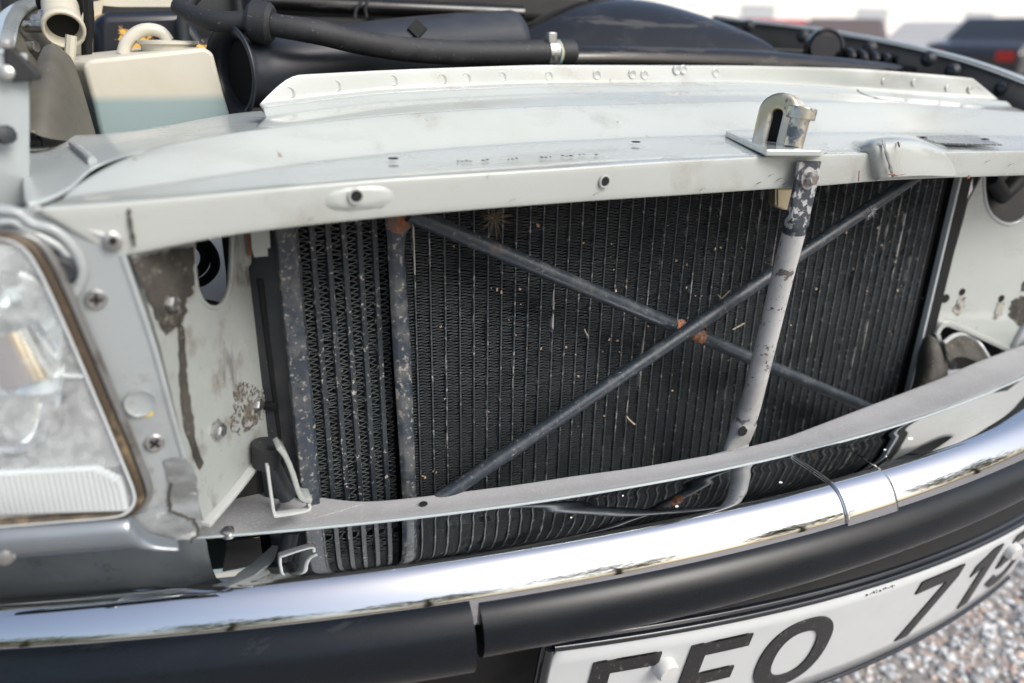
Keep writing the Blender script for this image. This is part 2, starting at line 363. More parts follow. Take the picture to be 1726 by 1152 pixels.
DZ4 = lambda x: np.interp(x, [100, 117, 156, 222, 306, 420], [.002, .004, .011, .019, .0235, .025])
P4 = xs(L4, lambda x, y: on_z(x, y, DZ4(x)) if x <= 420 else on_y(x, y, lambda X: Y3f(X) + .034))
Y4f = lambda X: np.interp(X, P4[:, 0], P4[:, 1])
P5 = xs(L5, lambda x, y: on_y(x, y, lambda X: Y4f(X) + .074))
XR = 1.12
def rows_main():
    r1 = line_s(P1, P1[0, 0] - .006, XR); r2 = line_s(P2, P2[0, 0], XR); r3 = line_s(P3, P3[0, 0], XR); r4 = line_s(P4, P4[0, 0], XR)
    return r1, r2, r3, r4
r1, r2, r3, r4 = rows_main()
r2b = r2 + A(0, .004, .001)
r0 = r1 + A(0, .03, .002)
over = np.clip((r4[:, 0] - .04) / .08, .32, 1)[:, None]
rows = crease([r0, r1, r2, r3, r4, r4 + A(0, .03, -.004) * over], [0, .002, .0022, .003, .003, 0])
cross = loft('front_crossmember', rows, m_paint, car, solid=.002, offset=-1, sub=1)

# rear groove, bead and upright flange
n = 90
r4r = line_s(P4, .12, XR, n); r5 = line_s(P5, P5[0, 0], XR, n)
g0 = line_s(P4, P5[0, 0] - .02, XR, n) + A(0, .028, -.0045)
g1 = r5 + A(0, -.012, -.004); g2 = r5 + A(0, -.004, .003); g3 = r5 + A(0, .004, .0035)
P6 = []
for x, y in L6:
    q = U(x, y, Y=.75)
    for _ in range(8): q = U(x, y, Y=np.interp(q[0], r5[:, 0], r5[:, 1]) + .014)
    P6.append(q)
P6 = np.array(P6)
r6 = line_s(P6, P5[0, 0] + .012, min(XR, P6[-1, 0]), n)
base = r5.copy(); flange_cols = []
g6 = r6.copy()
k = np.linspace(0, 1, n)
ramp = np.clip(k / .022, 0, 1) ** .6
for i in range(n):
    lo = g3[i] + A(0, .006, .001); g6[i] = lo + (r6[i] - lo) * ramp[i]
flange = loft('rear_flange', crease([g0, g1, g2, g3, (g3 + A(0, .006, .001)), g6, g6 + A(0, .008, -.003)], [0, .002, .002, .0015, .002, .0015, 0]), m_paint, car, solid=.0015, sub=1)
# weld spots along the flange
spots = [(488, 157), (566, 145), (662, 136), (745, 134), (786, 132), (846, 130), (925, 129), (1006, 127), (1066, 126), (1086, 127), (1141, 119), (1152, 118), (1206, 123), (1268, 139), (1317, 131), (1363, 131), (1387, 133), (1427, 134), (1491, 138), (1542, 140), (1598, 149), (1636, 152)]
for x, y in spots:
    q = U(x, y, Y=.76)
    for _ in range(8):
        yy = np.interp(q[0], g3[:, 0], g3[:, 1]) + .0075
        q = U(x, y, Y=yy)
    lathe('weld_spot', q + A(0, .001, 0), A(0, -1, .15), [(.0058, 0), (.0055, .0012), (.0045, .0017), (.003, .001), (.0012, .0009)], m_paint, flange, seg=12)

# glossy left wing of the cross member (behind the step)
be = [(33, 203), (60, 212), (92, 219), (130, 221), (167, 220), (225, 214), (278, 206), (340, 194), (389, 186), (440, 181)]
fe = [(36, 350), (80, 338), (117, 318), (156, 279), (190, 266), (222, 256), (306, 234), (370, 226), (420, 220), (470, 213)]
PB = resample(np.array([on_z(x, y, .014 + .007 * min(1, max(0, (x - 60) / 200))) for x, y in be]), 40, 2); PF = resample(np.array([on_z(x, y, DZ4(x) + .0008) for x, y in fe]), 40, 2) + A(0, .004, -.0022)
PM1 = PB * .35 + PF * .65 - A(0, 0, .002); PM2 = PB * .7 + PF * .3 - A(0, 0, .003)
m_wet = mat('glossy_grey_green', (.38, .42, .415), .32, 0, .25, layers=[(12, .5, .7, (.50, .53, .52), .15)])
wing = loft('crossmember_wing', [PF, PM1, PM2, PB, PB + A(0, .002, -.012)], m_wet, car, solid=.0015, sub=1)
plug_c = on_z(62, 250, .0072)
plug = box('black_plug', plug_c + A(0, 0, .004), (.009, .009, .010), m_black, wing, bevel=.0015)
lathe('plug_washer', plug_c - A(0, 0, .0005), A(0, 0, 1), [(.013, 0), (.012, .0015), (.002, .002)], m_wet, wing)
# bead pressed into the wing
tube('pressed_bead', spline([on_z(122, 243, .0125), on_z(140, 258, .0118), on_z(156, 272, .0112)], 12), .003, m_wet, wing, seg=8)

# boss with hole on the lip (left), plain hole (centre)
def lip_y(X): return np.interp(X, r1[:, 0], (r1[:, 1] + r2[:, 1]) / 2)
def boss(px, py, rx, ry):
    V = []; N = 36; rings = [(1.0, .0012), (.86, -.0004), (.7, -.0018), (.55, -.0024), (.3, -.0025)]
    for s, d in rings:
        for k in range(N):
            a = 2 * math.pi * k / N; ca, sa = math.cos(a), math.sin(a)
            e = .8
            x = px + rx * s * math.copysign(abs(ca) ** e, ca); y = py + ry * s * math.copysign(abs(sa) ** e, sa) - (x - px) * .08
            V.append(U(x, y, Y=.4985 + d))
    F = grid_faces(len(rings), N, True) + [tuple((len(rings) - 1) * N + k for k in range(N))]
    return obj('hole_boss', V, F, m_paint, cross)
bs = boss(605, 333, 66, 23)
def hole(px, py, Y, r, parent, rim=m_paint):
    c = U(px, py, Y=Y)
    lathe('hole_rim', c, A(0, -1, 0), [(r * 1.45, 0), (r * 1.4, .0012), (r * 1.1, .0014), (r, .0004)], rim, parent, seg=20)
    lathe('bolt_hole', c, A(0, -1, 0), [(r * 1.02, .0), (r * 1.0, .0008), (r * .2, .0009)], m_hole, parent, seg=20)
hole(600, 331, .4948, .0038, cross); hole(1019, 306, .4975, .0036, cross)

# bonnet rest pad crossing the lip on the right
RW = [[(1470, 309, .503), (1478, 306.5, .496), (1486, 303.5, .487), (1520, 301, .486), (1560, 299, .487), (1584, 299.5, .4935), (1606, 300, .4985), (1632, 300, .5035)],
      [(1458, 270, .503), (1468, 262, .495), (1478, 252, .487), (1512, 249, .486), (1553, 247, .487), (1582, 257, .4935), (1606, 264, .498), (1632, 266, .503)],
      [(1448, 254, .507), (1461, 246, .499), (1474, 238, .4925), (1505, 235, .4915), (1545, 234, .4925), (1572, 244, .498), (1598, 254.5, .502), (1626, 259, .508)],
      [(1438, 244, .535), (1454, 238, .525), (1470, 232, .512), (1500, 229, .51), (1538, 229, .512), (1556, 236, .522), (1574, 243, .53), (1600, 248, .538)],
      [(1430, 236, .565), (1450, 233, .56), (1472, 230, .556), (1500, 227.5, .556), (1530, 227, .556), (1545, 231, .56), (1556, 235, .565), (1575, 238, .572)]]
loft('bonnet_rest_pad', [[U(x, y, Y=Y) for x, y, Y in r] for r in RW], m_paint, cross, sub=2, solid=.001)
def smear(pts, w, m, Yf, name, parent):
    P = spline([U(x, y, Y=Yf(i)) for i, (x, y) in enumerate(pts)], 10); V = []
    for i, p in enumerate(P):
        ww = w * (1 + .5 * math.sin(i * 2.3)) * (.5 if i in (0, 9) else 1); V += [p + A(-ww, 0, 0), p + A(ww, 0, .0003)]
    return obj(name, V, grid_faces(10, 2), m, parent, solid=.0004)
smear([(1487, 236), (1494, 260), (1501, 285), (1505, 300)], .0018, m_primer, lambda i: [.4905, .4845, .4838, .4835][i], 'scraped_streak', cross)
smear([(1500, 294), (1512, 297), (1524, 294)], .0038, m_rust, lambda i: .4828, 'rust_patch', cross)
smear([(1513, 240), (1516, 249)], .001, m_soot, lambda i: [.489, .4845][i], 'paint_chip', cross)
smear([(1444, 151), (1452, 158), (1480, 167), (1520, 172)], .001, m_hole, lambda i: [.71, .705, .695, .69][i], 'crack_line', flange)
smear([(1552, 144), (1551, 152)], .0014, m_hole, lambda i: .768, 'paint_chip', flange)
smear([(1632, 302), (1634, 296)], .002, m_rust, lambda i: .496, 'rust_patch', cross)
smear([(1448, 288), (1447, 306)], .0006, m_rust, lambda i: .4955, 'scratch', cross)
for x, y in [(663, 268), (1072, 240), (1175, 190), (1185, 188), (1276, 332 - 38), (1290, 180)]:
    c = on_z(x, y, .0034) if y > 200 and y < 290 else None
    if c is not None: lathe('pin_hole', c, A(0, 0, 1), [(.0042, 0), (.004, .0006), (.001, .0007)], m_hole, cross, seg=12)
smear([(217, 352), (219, 372), (224, 400), (227, 416)], .0010, m_soot, lambda i: .4965, 'seam_streak', cross)
for (x, y, w_) in ((1276, 311, .0012), (1310, 305, .0009), (1296, 298, .0007), (1320, 312, .001), (1180, 322, .0007), (1000, 330, .0006), (860, 340, .0005), (640, 352, .0007), (520, 372, .0008), (1700, 280, .0008), (1660, 275, .0006)):
    smear([(x, y), (x + 5, y - 3), (x + 9, y - 4)], w_, m_soot, lambda i: .4962, 'grime_fleck', cross)
# stamped number, too worn to read
random.seed(3)
for i in range(34):
    t = i / 34
    if .47 < t < .52: continue
    x = 772 + t * 240; y = 272.5 - t * 13 + random.uniform(-1.2, 1.2)
    c = on_z(x, y, .0016)
    box('stamp_mark', c, (random.uniform(.0008, .002), random.uniform(.001, .004), .0006), m_dark_metal, cross, ax=None) if random.random() < .62 else None
# rating plate with two rivets
ptz = .0035
pq = [on_z(1545, 230, ptz), on_z(1580, 242, ptz), on_z(1690, 245, ptz), on_z(1640, 228.5, ptz)]
m_rate = mat('rating_plate_black', (.10, .11, .12), .25, .3, .4, layers=[(350, .55, .6, (.30, .31, .32), .4, (1, .3, 1))])
dp = poly('rating_plate', pq, m_rate, cross, thick=.0012)
for x, y in ((1556, 233), (1660, 236)):
    lathe('rivet', on_z(x, y, ptz + .0004), A(0, 0, 1), [(.0045, 0), (.004, .0015), (.001, .002)], m_black, dp, seg=10)

# ---- bonnet catch
latch = empty('bonnet_catch', (0, 0, 0), car)
lz = .004
bq = [on_z(1223, 226, lz), on_z(1290, 258, lz), on_z(1384, 259, lz), on_z(1399, 249, lz), on_z(1330, 226, lz), on_z(1245, 222.5, lz)]
bp_ = poly('base_plate', bq, m_paint, latch, thick=.006, bevel=.0015)
lc = on_z(1306, 238, lz + .003)
def u_loop():
    # a tall bridge of flat stock with rounded top and a slot through it
    up = U(1326, 160, Y=lc[1]) - U(1307, 240, Y=lc[1]); hgt = np.linalg.norm(up); up /= hgt
    wv = A(.42, -.90, 0); wv /= np.linalg.norm(wv); dvv = np.cross(up, wv)
    W2, sw = .0185, .0050
    def arch(w, h0, h1):
        pts = [lc + wv * -w + up * h0]
        for k in range(13):
            a = math.pi - math.pi * k / 12; pts.append(lc + wv * (w * math.cos(a)) + up * (h1 + w * .9 * math.sin(a)))
        pts.append(lc + wv * w + up * h0); return pts
    o_ = arch(W2, -.002, hgt - W2 * .9); i_ = arch(sw, -.002, hgt - W2 * 1.05)
    rows = []
    for s in (-.5, .5):
        rows.append((o_, s)); 
    d = dvv * .024
    V = [p + d * -.5 for p in o_] + [p + d * -.5 for p in i_] + [p + d * .5 for p in o_] + [p + d * .5 for p in i_]
    m_ = len(o_); F = []
    for k in range(m_ - 1):
        F += [(k, k + 1, m_ + k + 1, m_ + k), (2 * m_ + k + 1, 2 * m_ + k, 3 * m_ + k, 3 * m_ + k + 1), (k + 1, k, 2 * m_ + k, 2 * m_ + k + 1), (m_ + k, m_ + k + 1, 3 * m_ + k + 1, 3 * m_ + k)]
    obj('catch_loop', V, F, m_gold, latch, bevel=.003, seg=3)
    box('slot_core', lc + up * hgt * .38, (.0104, .012, hgt * .75), m_hole, latch, ax=[wv, dvv, up])
    return up
upv = u_loop()
c0 = on_z(1337, 247, lz + .003); c1 = U(1350, 196, Y=c0[1])
tube('catch_pin', [c0, c1], .0085, m_worn, latch, seg=16)
c2 = U(1354, 181, Y=c0[1])
tube('pin_collar', [c1 - (c2 - c1) * .35, c2], .0125, m_worn, latch, seg=18, bevel=.001)

# ---- radiator
YR = .60
rad = empty('radiator', (0, 0, 0), car)
x_first = U(699.5, 500, Y=YR)[0]; pitch = (U(1212.5, 500, Y=YR)[0] - x_first) / 25
ZT, ZB = -.118, -.50
def tube_plate(name, x, w, d, m, par, y0):
    V = []
    for z in (ZB, ZT):
        for sx, sy in ((-.5, .12), (-.3, 0), (.3, 0), (.5, .12), (.5, 1), (-.5, 1)): V.append((x + sx * w, y0 + sy * d, z))
    F = [(k, (k + 1) % 6, 6 + (k + 1) % 6, 6 + k) for k in range(6)]
    return obj(name, V, F, m, par, smooth=False)
def fin_strip(name, x, w, d, m, par, y0, per, thick, wob=0.0, crush=0):
    V = []; row = []; nper = int((ZT - ZB) / per); prof = [(-.5, 0), (-.42, .10), (.42, .40), (.5, .5), (.42, .60), (-.42, .90)]
    spots_ = [(random.uniform(ZB, ZT), random.uniform(.004, .016), random.uniform(-1, 1)) for _ in range(crush)]
    for i in range(nper):
        tilt = random.uniform(-wob, wob)
        for a, bb in prof:
            z_ = ZB + (i + bb) * per + (random.uniform(-wob, wob) if wob else 0) + tilt * a
            dy = 0
            for zc, ww, am in spots_:
                e_ = math.exp(-((z_ - zc) / ww) ** 2); z_ += per * .9 * am * e_ * math.cos(a * 3); dy += .0022 * e_ * abs(am)
            row.append((x + a * w, z_, dy))
    for k_ in (0, 1):
        V += [(px, y0 + (dy if k_ == 0 else d), pz) for px, pz, dy in row]
    n_ = len(row); F = [(k, k + 1, n_ + k + 1, n_ + k) for k in range(n_ - 1)]
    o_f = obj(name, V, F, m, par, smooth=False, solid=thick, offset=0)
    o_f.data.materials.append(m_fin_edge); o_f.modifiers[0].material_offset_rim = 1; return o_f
t0 = tube_plate('tube', x_first, .0024, .03, m_tube, rad, YR - .0015)
NT = 50; NV = 7
fv = []
for k in range(NV):
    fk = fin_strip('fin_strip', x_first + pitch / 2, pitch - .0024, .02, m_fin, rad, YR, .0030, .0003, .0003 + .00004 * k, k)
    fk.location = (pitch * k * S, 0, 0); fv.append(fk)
for i in range(-1, NT):
    if i != 0: copy_of(t0, rad, ((pitch * i) * S, 0, random.uniform(-.0004, .0004)))
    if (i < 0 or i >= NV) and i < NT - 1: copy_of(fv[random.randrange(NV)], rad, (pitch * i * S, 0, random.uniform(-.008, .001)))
xe = x_first + pitch * (NT - 1)
box('core_backing', ((x_first + xe) / 2 - .05, YR + .033, -.32), (xe - x_first + .2, .004, .40), m_hole, rad)  # unseen black sheet added to stop light leaking through the core
# right frame: bright edge and dark channel
box('side_frame', (xe + .0215, YR - .006, -.325), (.0045, .008, .41), m_silver, rad, bevel=.001)
box('side_channel', (xe + .04, YR + .008, -.325), (.034, .02, .41), m_black_matt, rad, bevel=.001)
box('end_gap', (xe + .010, YR + .02, -.325), (.018, .03, .41), m_hole, rad)

# ---- oil cooler with coarse fins
cool = empty('oil_cooler', (0, 0, 0), car)
YC = .592
cx_ = [U(x, 630, Y=YC)[0] for x in (518, 544, 569, 593, 618, 642)]
cp = (cx_[-1] - cx_[0]) / 5
tc = tube_plate('tube', cx_[0], .0064, .03, m_tube_cool, cool, YC - .003)
for i in range(6):
    if i: copy_of(tc, cool, (cp * i * S, 0, random.uniform(-.001, .001)))
    if i < 5: fin_strip('fin_strip', cx_[0] + cp * (i + .5), cp - .0058, .022, m_fin_big, cool, YC, .0048, .0005, .0008 + .0002 * (i % 3), 5)
fin_strip('fin_strip', cx_[-1] + cp * .5, cp - .0058, .022, m_fin_big, cool, YC, .0048, .0005, .0010, 4)
box('core_backing', ((cx_[0] + cx_[-1]) / 2, YC + .034, -.32), (cx_[-1] - cx_[0] + .05, .004, .4), m_hole, cool)  # another added sheet, blocking light behind the cooler
fl = U(500, 600, Y=YC - .008)[0]
box('side_frame', (fl, YC - .002, -.31), (.0155, .02, .39), m_post, cool, bevel=.0015)
wx = U(470, 600, Y=.61)[0]
poly('side_plate', [(fl - .005, .588, -.115), (fl - .005, .588, -.50), (fl - .034, .612, -.50), (fl - .034, .612, -.115)], m_dark_metal, cool, thick=.002)
tube('side_lip', [U(440, 470, Y=.60), U(482, 800, Y=.60)], .0035, m_black_matt, cool, seg=8)

# ---- flat support post in front of the gap between the two cores
px0, px1 = U(673, 400, Y=.578)[0], U(695, 830, Y=.578)[0]
post = empty('support_post', (0, 0, 0), car)
def strip_bar(name, pts, m, par, th):
    V = []
    for xl, xr, y, z in pts: V += [(xl, y + .003, z), (xl + .004, y, z), (xr - .004, y, z), (xr, y + .003, z)]
    return obj(name, V, grid_faces(len(pts), 4), m, par, solid=th, offset=1, bevel=.0006)
Yp = .576
def xz(px, py): q = U(px, py, Y=Yp); return q[0], q[2]
rowsP = []
for (l, y), r_ in [((648, 352), 702), ((650, 370), 701), ((651, 385), 697), ((654, 402), 686), ((655, 430), 684), ((664, 600), 695), ((679, 835), 704), ((681, 870), 706)]:
    rowsP.append((xz(l, y)[0], xz(r_, y)[0], Yp, xz(l, y)[1]))
strip_bar('post_strip', rowsP, m_post, post, .006)
lathe('rust_spot', U(672, 374, Y=Yp - .001), A(0, -1, 0), [(.010, 0), (.009, .0012), (.002, .0012)], m_rust, post, seg=12)

# ---- X brace
brace = empty('cross_brace', (0, 0, 0), car)
YB = .562
def bar(name, a, b_, Y0, Y1, n=30):
    p = U(*a, Y=Y0); q = U(*b_, Y=Y1); return np.array([p + (q - p) * t for t in np.linspace(0, 1, n)])
ba = bar('bar', (690, 360), (1485, 697), YB, YB)
tube('brace_bar', ba, .0070, m_bar, brace, seg=18)
YB2 = YB - .0125
bb = bar('bar', (732, 848), (1545, 296), YB2, YB2, 60)
radii = [.0068 + .0008 * math.exp(-((t - .515) / .03) ** 2) for t in np.linspace(0, 1, 60)]
tube('brace_bar', bb, radii, m_bar, brace, seg=18)
for px, py, s in ((1147, 552, 1), (1176, 566, 1)):
    c = U(px, py, Y=YB - .002); dirb = (ba[-1] - ba[0]) / np.linalg.norm(ba[-1] - ba[0])
    tt = np.linspace(-1, 1, 9); V, F = tube_geo([c + dirb * .009 * t for t in tt], [.0074 * (1 - .25 * t * t) for t in tt], 18); V = V + rng.normal(0, .0006, V.shape)
    obj('rusty_weld', V, F, m_weld, brace)
# ---- centre strut
st = empty('centre_strut', (0, 0, 0), car)
sp = [(1364, 272, .490, .0138, .22), (1360, 300, .489, .0138, .22), (1352, 335, .489, .0135, .28), (1345, 362, .490, .0122, .5), (1338, 392, .493, .0108, .95), (1318, 470, .500, .0103, 1), (1296, 560, .508, .0103, 1), (1276, 640, .515, .0105, 1), (1262, 692, .519, .0115, .95), (1250, 728, .522, .0135, .6), (1241, 752, .524, .0155, .3), (1236, 770, .526, .016, .2)]
def strut_mesh(sub_, m, name):
    V = []; Q = []
    for x, y, Y, r, e in sub_: Q.append((*U(x, y, Y=Y), r, e))
    Q = spline(Q, 8 * len(sub_)); seg = 20; T = np.gradient(Q[:, :3], axis=0)
    for q, t in zip(Q, T):
        t = t / np.linalg.norm(t); a = np.cross(t, A(0, 1, 0)); a /= np.linalg.norm(a); b2 = np.cross(a, t)
        for k in range(seg):
            th = 2 * math.pi * k / seg; ca, sa = math.cos(th), math.sin(th)
            pw = 1 if q[4] > .8 else .6
            V.append(q[:3] + a * q[3] * math.copysign(abs(ca) ** pw, ca) + b2 * q[3] * q[4] * math.copysign(abs(sa) ** pw, sa))
    n_ = len(Q); F = grid_faces(n_, seg, True) + [tuple(range(seg))[::-1], tuple((n_ - 1) * seg + k for k in range(seg))]
    return obj(name, V, F, m, st)
strut_mesh(sp[:5], m_struttop, 'flattened_end'); strut_mesh(sp[4:], m_strutpaint, 'strut_tube')
bc = U(1362, 301, Y=.4855)
bolt = lathe('bolt_head', bc, A(.1, -1, .1), [(.0085, -.002), (.0085, .001), (.0066, .0015), (.0066, .006), (.0058, .007), (.002, .007)], m_strutbolt, st, seg=6)
bolt2 = lathe('bolt_washer', bc, A(.1, -1, .1), [(.0098, -.003), (.0098, .0008), (.004, .001)], m_strutbolt, st, seg=18)
poly('foot_tab', [U(1200, 768, Y=.525), U(1262, 751, Y=.519), U(1262, 757, Y=.513), U(1204, 773, Y=.516)], m_strutpaint, st, thick=.002)
lathe('strut_slot', U(1252, 727, Y=.5125), A(-.1, -1, .1), [(.006, 0), (.0055, .0008), (.001, .0009)], m_hole, st, seg=8)
# spring catch hanging behind the lip
cc_ = [U(x, y, Y=.52) for x, y in ((1301, 315), (1301, 347), (1312, 352), (1324, 353), (1328, 346), (1334, 316))]
poly('catch_hook', cc_, m_gold, latch, thick=.012, bevel=.002)

# ---- lower ledge (bottom cross member)
C2 = (0.24362291, -0.03901094, 0.46463833)
def plan(X): d = np.asarray(X) - .6; return C2[0] * d * d + C2[1] * d + C2[2]
ZL = -.3868
E1 = [(440, 826), (485, 828), (519, 834), (556, 840), (608, 846), (678, 840), (760, 830), (880, 815), (960, 802), (1076, 787), (1213, 763), (1257, 753), (1320, 738), (1460, 685), (1588, 636), (1640, 612), (1726, 580)]
E0 = [(320, 885), (380, 856), (440, 826)]
eb = np.array([U(x, y, Z=ZL + .002) for x, y in E1])
XL = np.linspace(eb[0, 0], 1.2, 120)
def sm(y, k=3):
    y = y.copy()
    for _ in range(k): y[1:-1] = (y[:-2] + 2 * y[1:-1] + y[2:]) / 4
    return y
yb = sm(np.interp(XL, eb[:, 0], eb[:, 1])); m_ = XL > eb[-1, 0]; yb[m_] = eb[-1, 1] + .25 * (XL[m_] - eb[-1, 0])
yf = plan(XL) + .003
rb0 = np.stack([XL, yb + .004, np.full_like(XL, ZL - .05)], 1); rb = np.stack([XL, yb, np.full_like(XL, ZL + .002)], 1)
rm = np.stack([XL, (yb + yf) / 2, np.full_like(XL, ZL + .0005)], 1)
rf = np.stack([XL, yf, np.full_like(XL, ZL + .0025)], 1); rf2 = np.stack([XL, yf - .002, np.full_like(XL, ZL - .03)], 1)
ledge = loft('lower_crossmember', crease([rb0, rb, rm, rf, rf2], [0, .002, .01, .0015, 0]), m_dust, car, sub=1)
# its left end reaching under the lamp panel
le = [U(x, y, Z=ZL + .001) for x, y in ((322, 905), (322, 868), (345, 850), (400, 838), (440, 826), (500, 830), (522, 835), (540, 842), (610, 851), (480, 890), (400, 905))]
poly('ledge_end', le, m_dust, ledge, thick=.002)
# blue-grey painted edge strip along the front of the ledge
XE = np.linspace(-.02, 1.2, 110); ye = plan(XE)
ev = [np.stack([XE, ye + .0025, np.full_like(XE, ZL + .0030)], 1), np.stack([XE, ye - .001, np.full_like(XE, ZL + .0034)], 1), np.stack([XE, ye - .0022, np.full_like(XE, ZL + .0012)], 1), np.stack([XE, ye - .002, np.full_like(XE, ZL - .02)], 1)]
loft('ledge_edge', ev, m_silver, ledge)
for x, y in ((385, 898),):
    lathe('ledge_screw', U(x, y, Z=ZL + .003), A(0, -.2, 1), [(.005, 0), (.005, .003), (.002, .004)], m_screw, ledge, seg=10)
lathe('drain_hole', U(714, 849.5, Z=ZL + .003), A(0, 0, 1), [(.0038, 0), (.0036, .0004), (.001, .0005)], m_hole, ledge, seg=12)

# ---- left side panel (slot opening) and lamp panel
pA = U(222, 432, Y=.502); pB = U(404, 395, Y=.602)
nS = np.cross(pB - pA, A(0, 0, 1)); nS /= np.linalg.norm(nS)
nf = -nS if (-nS) @ A(0, -1, 0) > 0 else nS
SP = lambda x, y, d=0: Upl(x, y, pA, nS) + nf * d
side = empty('left_side_panel', (0, 0, 0), car)
outer = [SP(212, 400), SP(404, 380), SP(440, 590), SP(462, 738), SP(452, 745), SP(340, 878), SP(318, 800), SP(268, 590)]
hol = [SP(x, y) for x, y in ((323, 398), (325, 450), (329, 485), (337, 505), (348, 516), (360, 519), (371, 514), (380, 500), (386, 475), (388, 440), (389, 396))]
sh = poly('panel_sheet', outer, m_paint_dirty, side, holes=[hol], thick=.003)
rimp = spline([SP(x, y, .001) for x, y in ((389, 392), (388, 440), (386, 475), (380, 500), (371, 514), (360, 519), (348, 516), (337, 505), (329, 485), (325, 450), (322, 398))], 40)
tube('slot_edge', rimp, .0018, m_paint_dirty, side, seg=8)
# soot patch with an uneven outline
random.seed(11)
def blotch(name, pts, m, f, par, thick=.0006, jit=1.5, d=.0022):
    P = resample(np.array(pts + [pts[0]], float), 60)[:-1]
    P = [f(x + random.uniform(-jit, jit), y + random.uniform(-jit, jit), d) for x, y in P]
    return poly(name, P, m, par, thick=thick)
blotch('soot_patch', [(215, 436), (322, 415), (321, 470), (320, 495), (308, 505), (310, 530), (302, 545), (290, 552), (276, 566), (262, 540), (252, 520), (238, 490)], m_soot, SP, side, jit=2.5)
blotch('sealant_strip', [(296, 545), (306, 548), (309, 610), (313, 660), (322, 705), (325, 745), (339, 782), (330, 792), (316, 752), (303, 705), (298, 640)], m_soot, SP, side)
blotch('rust_spatter', [(388, 660), (402, 645), (420, 650), (440, 660), (450, 685), (436, 705), (415, 722), (395, 735), (382, 715), (392, 690)], mat('rust_spatter', (.27, .29, .28), .55, 0, 0, layers=[(90, .50, .60, (.12, .11, .09), .85), (420, .49, .55, (.055, .045, .035), .85)]), SP, side, jit=4)
def hexbolt(px, py, f, par, r=.006, n=None, name='hex_bolt'):
    c = f(px, py); n = nS * -1 if n is None else n
    o = lathe(name, c, n, [(r * 1.5, 0), (r * 1.45, .0015), (r, .002), (r, .006), (r * .8, .0075), (r * .2, .0075)], m_screw, par, seg=6)
    return o
nf = -nS if (-nS) @ A(0, -1, 0) > 0 else nS
hexbolt(280, 510, SP, side, .0058, nf); hexbolt(362, 725, SP, side, .0062, nf); hexbolt(427, 682, SP, side, .006, nf)
cb = SP(443, 683); tube('bolt_stud', [cb, cb + nf * .014], .0042, m_black_matt, side, seg=10)
# flange running down from the panel to the ledge
def ribbon(name, px, w, f, m, par, dvec, rad=.0022):
    P = spline([f(x, y) for x, y in px], 30); V = []
    for p in P: V += [p - dvec * .5, p + dvec * .5]
    return obj(name, V, grid_faces(len(P), 2), m, par, solid=w, offset=0, bevel=.0006)
ribbon('bent_flange', [(338, 884), (352, 868), (400, 812), (440, 758), (452, 745), (460, 742), (466, 748)], .004, SP, m_edge, side, nf * .016)
ribbon('bent_flange', [(466, 747), (478, 762), (490, 790), (500, 822), (508, 834), (522, 836)], .004, lambda x, y: U(x, y, Y=.553), m_paint_dirty, side, A(0, .018, 0))
tube('rubber_buffer', [U(452, 748, Y=.575), U(448, 785, Y=.575)], [.013, .011], m_hose, side, seg=16)
tube('buffer_rod', [U(452, 775, Y=.575), U(485, 838, Y=.575)], .0075, m_dark_metal, side, seg=12)
ribbon('wire_clip', [(450, 784), (456, 830), (462, 864), (470, 867), (517, 858), (520, 846)], .0022, lambda x, y: U(x, y, Y=.548), m_edge, side, A(0, .006, 0))
poly('clip_foot', [U(x, y, Z=ZL + .006) for x, y in ((466, 866), (480, 836), (512, 844), (520, 857))], m_dust, side, thick=.0015)
# upper tab bracket by the cooler
poly('upper_tab', [U(x, y, Y=.585) for x, y in ((421, 372), (452, 368), (455, 417), (450, 418), (451, 431), (428, 433), (424, 420))], m_paint_dirty, side, thick=.004)
poly('brown_spacer', [U(x, y, Y=.59) for x, y in ((413, 376), (419, 375), (424, 430), (418, 432))], m_rust, side, thick=.004)
tube('panel_fold', [SP(404, 388, .002), SP(408, 440, .002), SP(412, 452, -.004)], .006, m_paint_dirty, side, seg=8)
# dark triangle below the flange
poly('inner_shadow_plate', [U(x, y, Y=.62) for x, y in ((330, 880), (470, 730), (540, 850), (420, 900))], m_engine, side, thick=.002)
# behind the slot: white plate added for sunlit brightness, two black cables
m_bright = mat('sunlit_slot_white', (.78, .78, .76), .5, layers=[(20, .5, .7, (.68, .67, .65), .6)])
poly('bright_slot_plate', [U(x, y, Y=Y) for x, y, Y in ((300, 385, .82), (381, 385, .82), (381, 512, .70), (300, 530, .69))], m_bright, side, thick=.003)
for pts in (((322, 400), (344, 425), (342, 450), (318, 470)), ((334, 396), (358, 425), (362, 452), (345, 473), (318, 481))):
    tube('cable', spline([U(x, y, Y=.68) for x, y in pts], 20), .0042, m_black_matt, side, seg=10)
poly('slot_lower_lip', [U(x, y, Y=.66) for x, y in ((325, 508), (345, 505), (380, 512), (375, 540), (330, 540))], m_dark_metal, side, thick=.003)

